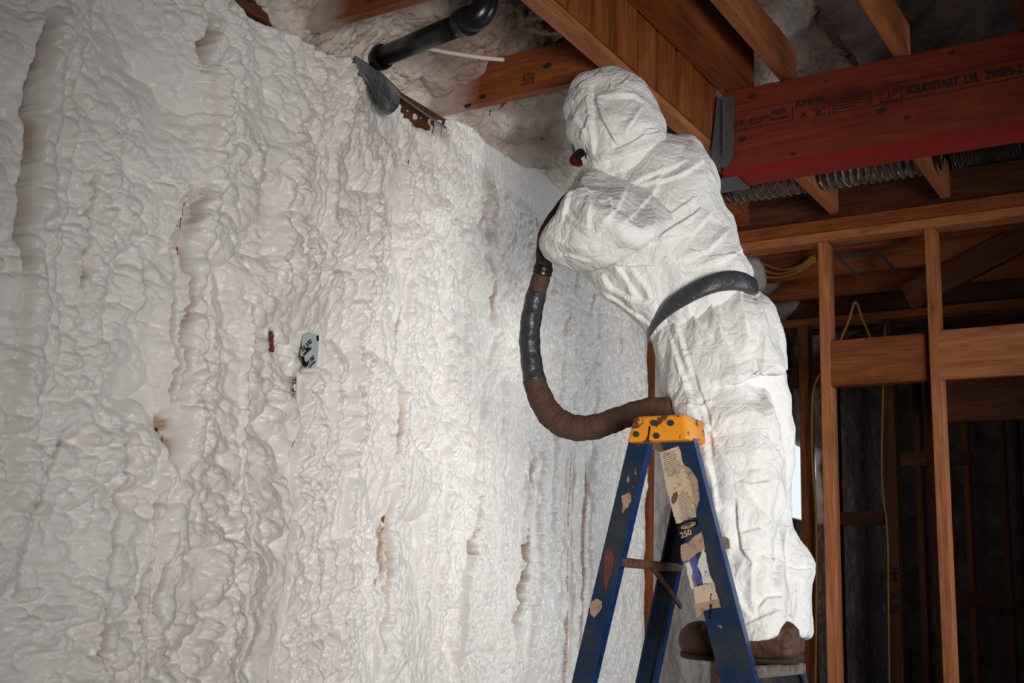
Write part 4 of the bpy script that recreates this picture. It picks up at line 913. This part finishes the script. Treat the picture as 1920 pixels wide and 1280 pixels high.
link('trouser_leg', me_f, M['suit'], wk)

# hood
YH = 3.185
V, F = [], []
loft([ring((1120, 128), (1150, 124), YH, .03), ring((1091, 140), (1190, 140), YH, .085), ring((1076, 178), (1212, 172), YH, .115, 2.3), ring((1073, 215), (1228, 205), YH, .13, 2.3), ring((1078, 250), (1240, 232), YH, .13, 2.3), ring((1089, 283), (1246, 256), YH, .115, 2.2), ring((1100, 320), (1243, 280), YH, .10), ring((1110, 340), (1240, 300), YH, .09)], V, F)
me = fuse(V, F, .006, 5)
S3 = [([(1107, 150), (1106, 190), (1112, 240), (1118, 290)], 14, .012), ([(1120, 180), (1140, 230), (1165, 270)], 10, .009), ([(1112, 170), (1125, 215), (1158, 275)], 7, -.008),
      ([(1118, 179), (1150, 180), (1190, 178), (1210, 192)], 9, -.008), ([(1108, 145), (1128, 128), (1150, 150), (1146, 168)], 12, .009), ([(1143, 159), (1162, 158), (1178, 145)], 9, .009), ([(1206, 198), (1190, 225), (1172, 248)], 6, .007),
      ([(1080, 168), (1100, 148), (1115, 140)], 8, .008), ([(1078, 215), (1092, 235), (1106, 250)], 8, .008), ([(1075, 188), (1098, 165)], 7, .007), ([(1090, 262), (1100, 235), (1108, 215)], 8, .007),
      ([(1240, 245), (1205, 252), (1180, 268), (1150, 280)], 10, -.012), ([(1245, 258), (1215, 275), (1165, 292), (1120, 305)], 9, .010), ([(1200, 255), (1214, 240), (1232, 238)], 7, .008)]
me = finish(me, S3, (.2, 0, 1), .6, .8)
bm = bmesh.new(); bm.from_mesh(me); hcv = Vector(tuple(PYk(1155, 215, YH))); fd = Vector((-.80, .58, -.12)).normalized()
bmesh.ops.delete(bm, geom=[f for f in bm.faces if (f.calc_center_median()-hcv).normalized().dot(fd) > .74], context='FACES')
bm.to_mesh(me); bm.free(); hd = link('hood', me, M['suit'], wk); s_ = hd.modifiers.new('t', 'SOLIDIFY'); s_.thickness = .0015; s_.offset = -1

# waist tape: a broad band over the coverall
bl_, tl_ = [], []
rt = [ring((1222, 622), (1409, 542), YT, .172, 2.25), ring((1227, 603), (1406, 533), YT, .178, 2.25), ring((1235, 582), (1403, 518), YT, .178, 2.25), ring((1238, 574), (1400, 511), YT, .172, 2.25)]
# sag the band: near side rides higher in the middle as in the photograph
def belt():
    rr = []
    base = [((1221, 640), (1412, 548), 0), ((1228, 612), (1409, 522), 0)]
    A = ring(*base[0][:2], YT, .186, 2.3); B = ring(*base[1][:2], YT, .186, 2.3)
    a = np.linspace(0, 2*np.pi, NR, endpoint=False); lift = np.clip(-np.sin(a), -1, 1)*.062; lift = np.where(np.sin(a) > 0, -np.abs(np.sin(a))*.03, lift)
    up = (B-A); up /= np.linalg.norm(up, axis=1)[:, None]
    cA = A.mean(0); V_ = []
    def outw(Rg, s_): return Rg.mean(0)+(Rg-Rg.mean(0))*s_
    for f_, s_ in ((-.05, .97), (0, 1.015), (.5, 1.03), (1, 1.015), (1.05, .97)): V_.append(outw(A*(1-f_)+B*f_, s_)+up*lift[:, None])
    return V_
V, F = [], []
# (lofted as a closed sleeve)
Rb = belt(); n0 = NR; Vb = np.concatenate(Rb); Fb = []
for k in range(len(Rb)-1):
    for j in range(n0): Fb.append([k*n0+j, k*n0+(j+1) % n0, (k+1)*n0+(j+1) % n0, (k+1)*n0+j])
me = bpy.data.meshes.new('tape_belt'); me.from_pydata([tuple(p) for p in Vb], [], Fb); me.update()
o = link('tape_belt', me, M['tape'], wk, True); s_ = o.modifiers.new('s', 'SUBSURF'); s_.levels = 2; s_.render_levels = 2
s_ = o.modifiers.new('t', 'SOLIDIFY'); s_.thickness = .006; s_.offset = 1

# head (face under the hood), respirator, gloved hands: skinned chains
def skinned(name, verts, edges, radii, mat, parent, levels=2, root=0):
    me = bpy.data.meshes.new(name); me.from_pydata([tuple(map(float, v)) for v in verts], edges, []); o = bpy.data.objects.new(name, me); COL.objects.link(o)
    md = o.modifiers.new('sk', 'SKIN'); me.skin_vertices.new() if not len(me.skin_vertices) else None
    for i, r in enumerate(radii): me.skin_vertices[0].data[i].radius = (r, r) if not isinstance(r, tuple) else r
    me.skin_vertices[0].data[root].use_root = True
    sb = o.modifiers.new('sb', 'SUBSURF'); sb.levels = levels; sb.render_levels = levels
    dg = bpy.context.evaluated_depsgraph_get(); out = bpy.data.meshes.new_from_object(o.evaluated_get(dg)); bpy.data.objects.remove(o)
    out.materials.clear(); r_ = link(name, out, mat, parent, True); return r_
hc = PYk(1145, 225, YH)                       # head centre, facing the wall (-X)
pel = PYk(1330, 640, YT); chest = PYk(1215, 400, YT); neck = PYk(1165, 300, YH)
sh_n, el_n, wr_n = PYk(1190, 345, 3.18), PYk(1070, 470, YA+.02), PYk(1112, 372, 3.34)
sh_f, el_f, wr_f = PYk(1210, 330, 3.42), PYk(1140, 380, 3.58), PYk(1150, 362, 3.60)
kn_n, an_n = PYk(1385, 900, YN), PYk(1455, 1150, YN+.02); kn_f, an_f = PYk(1440, 900, YFR), PYk(1485, 1160, YFR)
hp_n, hp_f = PYk(1320, 690, YT-.09), PYk(1370, 680, YT+.09)
bv = [pel, chest, neck, hc, hp_n, kn_n, an_n, hp_f, kn_f, an_f, sh_n, el_n, wr_n, sh_f, el_f, wr_f]
be = [(0, 1), (1, 2), (2, 3), (0, 4), (4, 5), (5, 6), (0, 7), (7, 8), (8, 9), (1, 10), (10, 11), (11, 12), (1, 13), (13, 14), (14, 15)]
br = [.07, .085, .045, .055, .05, .038, .03, .05, .038, .03, .04, .030, .022, .04, .030, .022]
hands = []
def add_hand(wr, d, side):
    """palm, thumb and four fingers curled round the gun, continuing the wrist"""
    d = np.array(d, float); d /= np.linalg.norm(d); up = np.array([0, 0, 1.0]); lat = np.cross(d, up); lat /= np.linalg.norm(lat); pn = np.cross(lat, d)*side
    V_ = [wr, wr+d*.045]; E_ = [(0, 1)]; R_ = [.022, (.020, .030)]
    for i, (o_, L) in enumerate(((-.030, .9), (-.010, 1.0), (.010, .95), (.028, .78))):
        b0 = wr+d*.088+up*o_*-1; k = len(V_)
        p1 = b0+d*.022*L+lat*side*.012; p2 = p1+d*.006+lat*side*.026*L; p3 = p2-d*.020*L+lat*side*.008
        V_ += [b0, p1, p2, p3]; E_ += [(1, k), (k, k+1), (k+1, k+2), (k+2, k+3)]; R_ += [.0105, .0095, .0088, .0078]
    k = len(V_); t0 = wr+d*.05+up*.030; V_ += [t0, t0+d*.025+up*.014+lat*side*.018, t0+d*.045+up*.006+lat*side*.038]; E_ += [(1, k), (k, k+1), (k+1, k+2)]; R_ += [.012, .0105, .009]
    return V_, E_, R_
body = skinned('body', bv, be, br, M['skin'], wk, 2)
# head shape with brow, nose, mouth, chin and ears, facing the wall
bm = bmesh.new(); bmesh.ops.create_uvsphere(bm, u_segments=40, v_segments=28, radius=.1)
for v in bm.verts:
    x, y, z = v.co/.1; fx = -x
    v.co = Vector((x*.080, y*.064, z*.100))
    if z < -.2: v.co.y *= 1+.35*(z+.2); v.co.x *= 1+.12*(z+.2)
    if fx > .6:
        g = lambda cy, cz, sy, sz: math.exp(-((y-cy)/sy)**2-((z-cz)/sz)**2)
        v.co.x -= .026*g(0, -.14, .13, .20)+.010*g(0, -.52, .28, .09)+.012*g(0, -.85, .3, .16)+.006*g(0, .22, .5, .08)
        v.co.x += .010*g(.36, .06, .17, .12)+.010*g(-.36, .06, .17, .12)+.005*g(0, -.46, .3, .03)
for sy in (-1, 1):
    r_ = bmesh.ops.create_uvsphere(bm, u_segments=14, v_segments=10, radius=.03, matrix=Matrix.Translation((.008, sy*.077, -.005)) @ Matrix.Diagonal((.6, .32, 1.05, 1)))
bmesh.ops.transform(bm, matrix=Matrix.Translation(Vector(tuple(hc))) @ Matrix.Rotation(math.radians(-36), 4, 'Z') @ Matrix.Rotation(math.radians(6), 4, 'Y'), verts=bm.verts)
bm_obj('head', bm, M['skin'], wk, True)
for nm, (wr, d, sd) in (('glove', (wr_n, (-.15, .95, .2), 1)), ('glove', (wr_f, (-.45, .85, .2), -1))):
    V_, E_, R_ = add_hand(wr, d, sd); skinned(nm, V_, E_, R_, M['glove'], wk, 2)
# respirator: mask with a dark red filter showing beside the chin
rp = bmesh.new(); c_ = PYk(1096, 290, 3.24); bmesh.ops.create_uvsphere(rp, u_segments=24, v_segments=16, radius=.05, matrix=Matrix.Translation(Vector(tuple(PYk(1100, 278, 3.29)))) @ Matrix.Diagonal((.85, 1.0, .95, 1)))
rsp = bm_obj('respirator', rp, M['black'], wk, True)
c_ = PYk(1083, 300, 3.10); disc('filter', c_, .020, .020, M['filter_red'], rsp, 'Y', 24); disc('filter_cover', PYk(1091, 291, 3.095), .015, .026, M['black'], rsp, 'Y', 24)
plate_mesh('white_tab', [PYk(1090, 297, 3.072), PYk(1096, 293, 3.072), PYk(1100, 303, 3.072), PYk(1094, 308, 3.072)], .002, M['white_plastic'], rsp)
disc('filter', c_+np.array([.02, .26, .0]), .030, .026, M['filter_red'], rsp, 'Y', 24)

# boots
def boot(name, toe, heel, Y, zb, lab):
    e = empty(name, (0, 0, 0)); xt, xh = toe, heel; L = xh-xt
    V, F = [], []; rings = []
    def r_(x, z0, z1, hw, tilt=0):
        a = np.linspace(0, 2*np.pi, NR, endpoint=False); ca, sa = np.cos(a), np.sin(a); ca = np.sign(ca)*np.abs(ca)**.8; sa = np.sign(sa)*np.abs(sa)**.8
        return np.stack([np.full(NR, x)+tilt*sa, Y+ca*hw, (z0+z1)/2+sa*(z1-z0)/2], 1)
    z = zb+.008
    rings = [r_(xt, z+.022, z+.045, .016), r_(xt+.014, z+.004, z+.070, .036), r_(xt+.045, z, z+.082, .047), r_(xt+.09, z, z+.084, .050), r_(xt+.14, z, z+.094, .046, -.005), r_(xt+.185, z, z+.100, .042, -.01), r_(xt+.225, z, z+.100, .040, 0), r_(xh-.018, z, z+.090, .036, -.003), r_(xh, z+.015, z+.075, .024)]
    loft(rings, V, F, 4)
    sh = []
    for zz, dx, rx, ry in ((z+.05, 0, .054, .036), (z+.08, .004, .046, .038), (z+.095, .006, .044, .036), (z+.10, .008, .042, .034)):
        a = np.linspace(0, 2*np.pi, NR, endpoint=False); sh.append(np.stack([xh-.082+dx+np.cos(a)*rx, Y+np.sin(a)*ry, np.full(NR, zz)], 1))
    loft(sh, V, F, 4)
    me = fuse(V, F, .006, 4); P, N = arrays(me); c1 = crumple(P, 9, 22, (1, 1, 1)); P += N*(.006*(np.minimum(c1, .5)-.25))[:, None]
    me.vertices.foreach_set('co', P.astype(np.float32).ravel()); me.update()
    o = link(name, me, M['leather'], wk, True); o['label'] = lab; bpy.data.objects.remove(e)
    V, F = [], []
    loft([r_(xt+.004, zb+.006, z+.012, .014), r_(xt+.018, zb+.002, z+.010, .030), r_(xt+.05, zb, z+.008, .042), r_(xt+.10, zb, z+.008, .044), r_(xt+.17, zb+.005, z+.008, .038), r_(xt+.20, zb+.002, z+.008, .037), r_(xh-.03, zb, z+.010, .034), r_(xh-.004, zb+.002, z+.012, .020)], V, F, 4)
    me = bpy.data.meshes.new('sole'); me.from_pydata(V, [], F); me.update(); link('sole', me, M['sole'], o, True)
zb_ = zs0+.014
boot('boot', PYk(1276, 1210, 3.12)[0], PYk(1496, 1210, 3.12)[0], 3.12*KY, zb_, 'brown leather boot on the camera side')
boot('boot', PYk(1330, 1200, 3.34)[0], PYk(1506, 1200, 3.34)[0], 3.34*KY, zb_, 'brown leather boot on the far side')

# ------------------------------------------------------------------ spray hose and gun
hp = [PYk(1092, 345, 3.46), PYk(1072, 362, 3.36), PYk(1044, 398, 3.22), PYk(1022, 440, 3.12), PYk(1020, 490, 3.06), PYk(1014, 522, 3.06), PYk(1001, 570, 3.06), PYk(993, 630, 3.06), PYk(998, 690, 3.07), PYk(1009, 735, 3.08), PYk(1033, 778, 3.09), PYk(1070, 800, 3.10), PYk(1115, 800, 3.11), PYk(1165, 783, 3.12), PYk(1215, 768, 3.12), PYk(1262, 768, 3.13), PYk(1310, 785, 3.16), PYk(1335, 820, 3.50), PYk(1350, 900, 3.62), PYk(1350, 1060, 3.7), PYk(1350, 1200, 3.72)]
hp.append(np.array([hp[-1][0], hp[-1][1]+.02, .6])); hp.append(np.array([hp[-1][0]+.05, hp[-1][1]+.02, .10])); hp.append(np.array([hp[-1][0]+.5, hp[-1][1]+.1, .040])); hp.append(np.array([hp[-1][0]+1.2, hp[-1][1]-.5, .040]))
C_ = catmull(hp, 14); sidx = np.arange(len(C_))/14.0
rad = np.interp(sidx, [0, 2, 4, 6, 8, 9, 10.5, 13, 16, 24], [.015, .018, .026, .030, .031, .037, .040, .035, .033, .033])
rad = rad*.87*(1+.03*np.sin(sidx*9)+.02*np.sin(sidx*23))
hs = empty('spray_hose', C_[60]); tag(hs, 'thick brown spray hose looping from the sleeve down to the ladder cap', 'hose')
link('hose_body', tube_mesh('hose_body', C_, rad, 32), M['hose'], hs)
i0, i1 = int(5.6*14), int(8.6*14); link('tape_wrap', tube_mesh('tape_wrap', C_[i0:i1], rad[i0:i1]*1.05, 32), M['tape_hose'], hs)
i0 = int(4.3*14); link('dark_collar', tube_mesh('dark_collar', C_[i0:i0+8], rad[i0:i0+8]*1.12, 28), M['black'], hs)
gn = empty('spray_gun', wr_n); tag(gn, 'dark spray gun held at the wall in gloved hands, mostly hidden by the sleeve', 'spray gun')
g0 = wr_n+np.array([-.03, .10, .02]); bm = bmesh.new(); box_bm(bm, tuple(g0+np.array([-.02, .02, .03])), (.13, .035, .04)); bm_obj('gun_body', bm, M['steel_dark'], gn, bevel=.006)
bm = bmesh.new(); box_bm(bm, tuple(g0+np.array([.015, .01, -.04])), (.03, .028, .10)); bm_obj('grip', bm, M['black'], gn, bevel=.006)
link('nozzle', tube_mesh('nozzle', [g0+np.array([-.08, .03, .03]), g0+np.array([-.12, .045, .035])], [.012, .007], 16), M['steel_dark'], gn)
link('trigger', tube_mesh('trigger', [g0+np.array([-.02, .01, .0]), g0+np.array([-.015, .008, -.03]), g0+np.array([-.022, .01, -.05])], .004, 8), M['steel_dark'], gn)
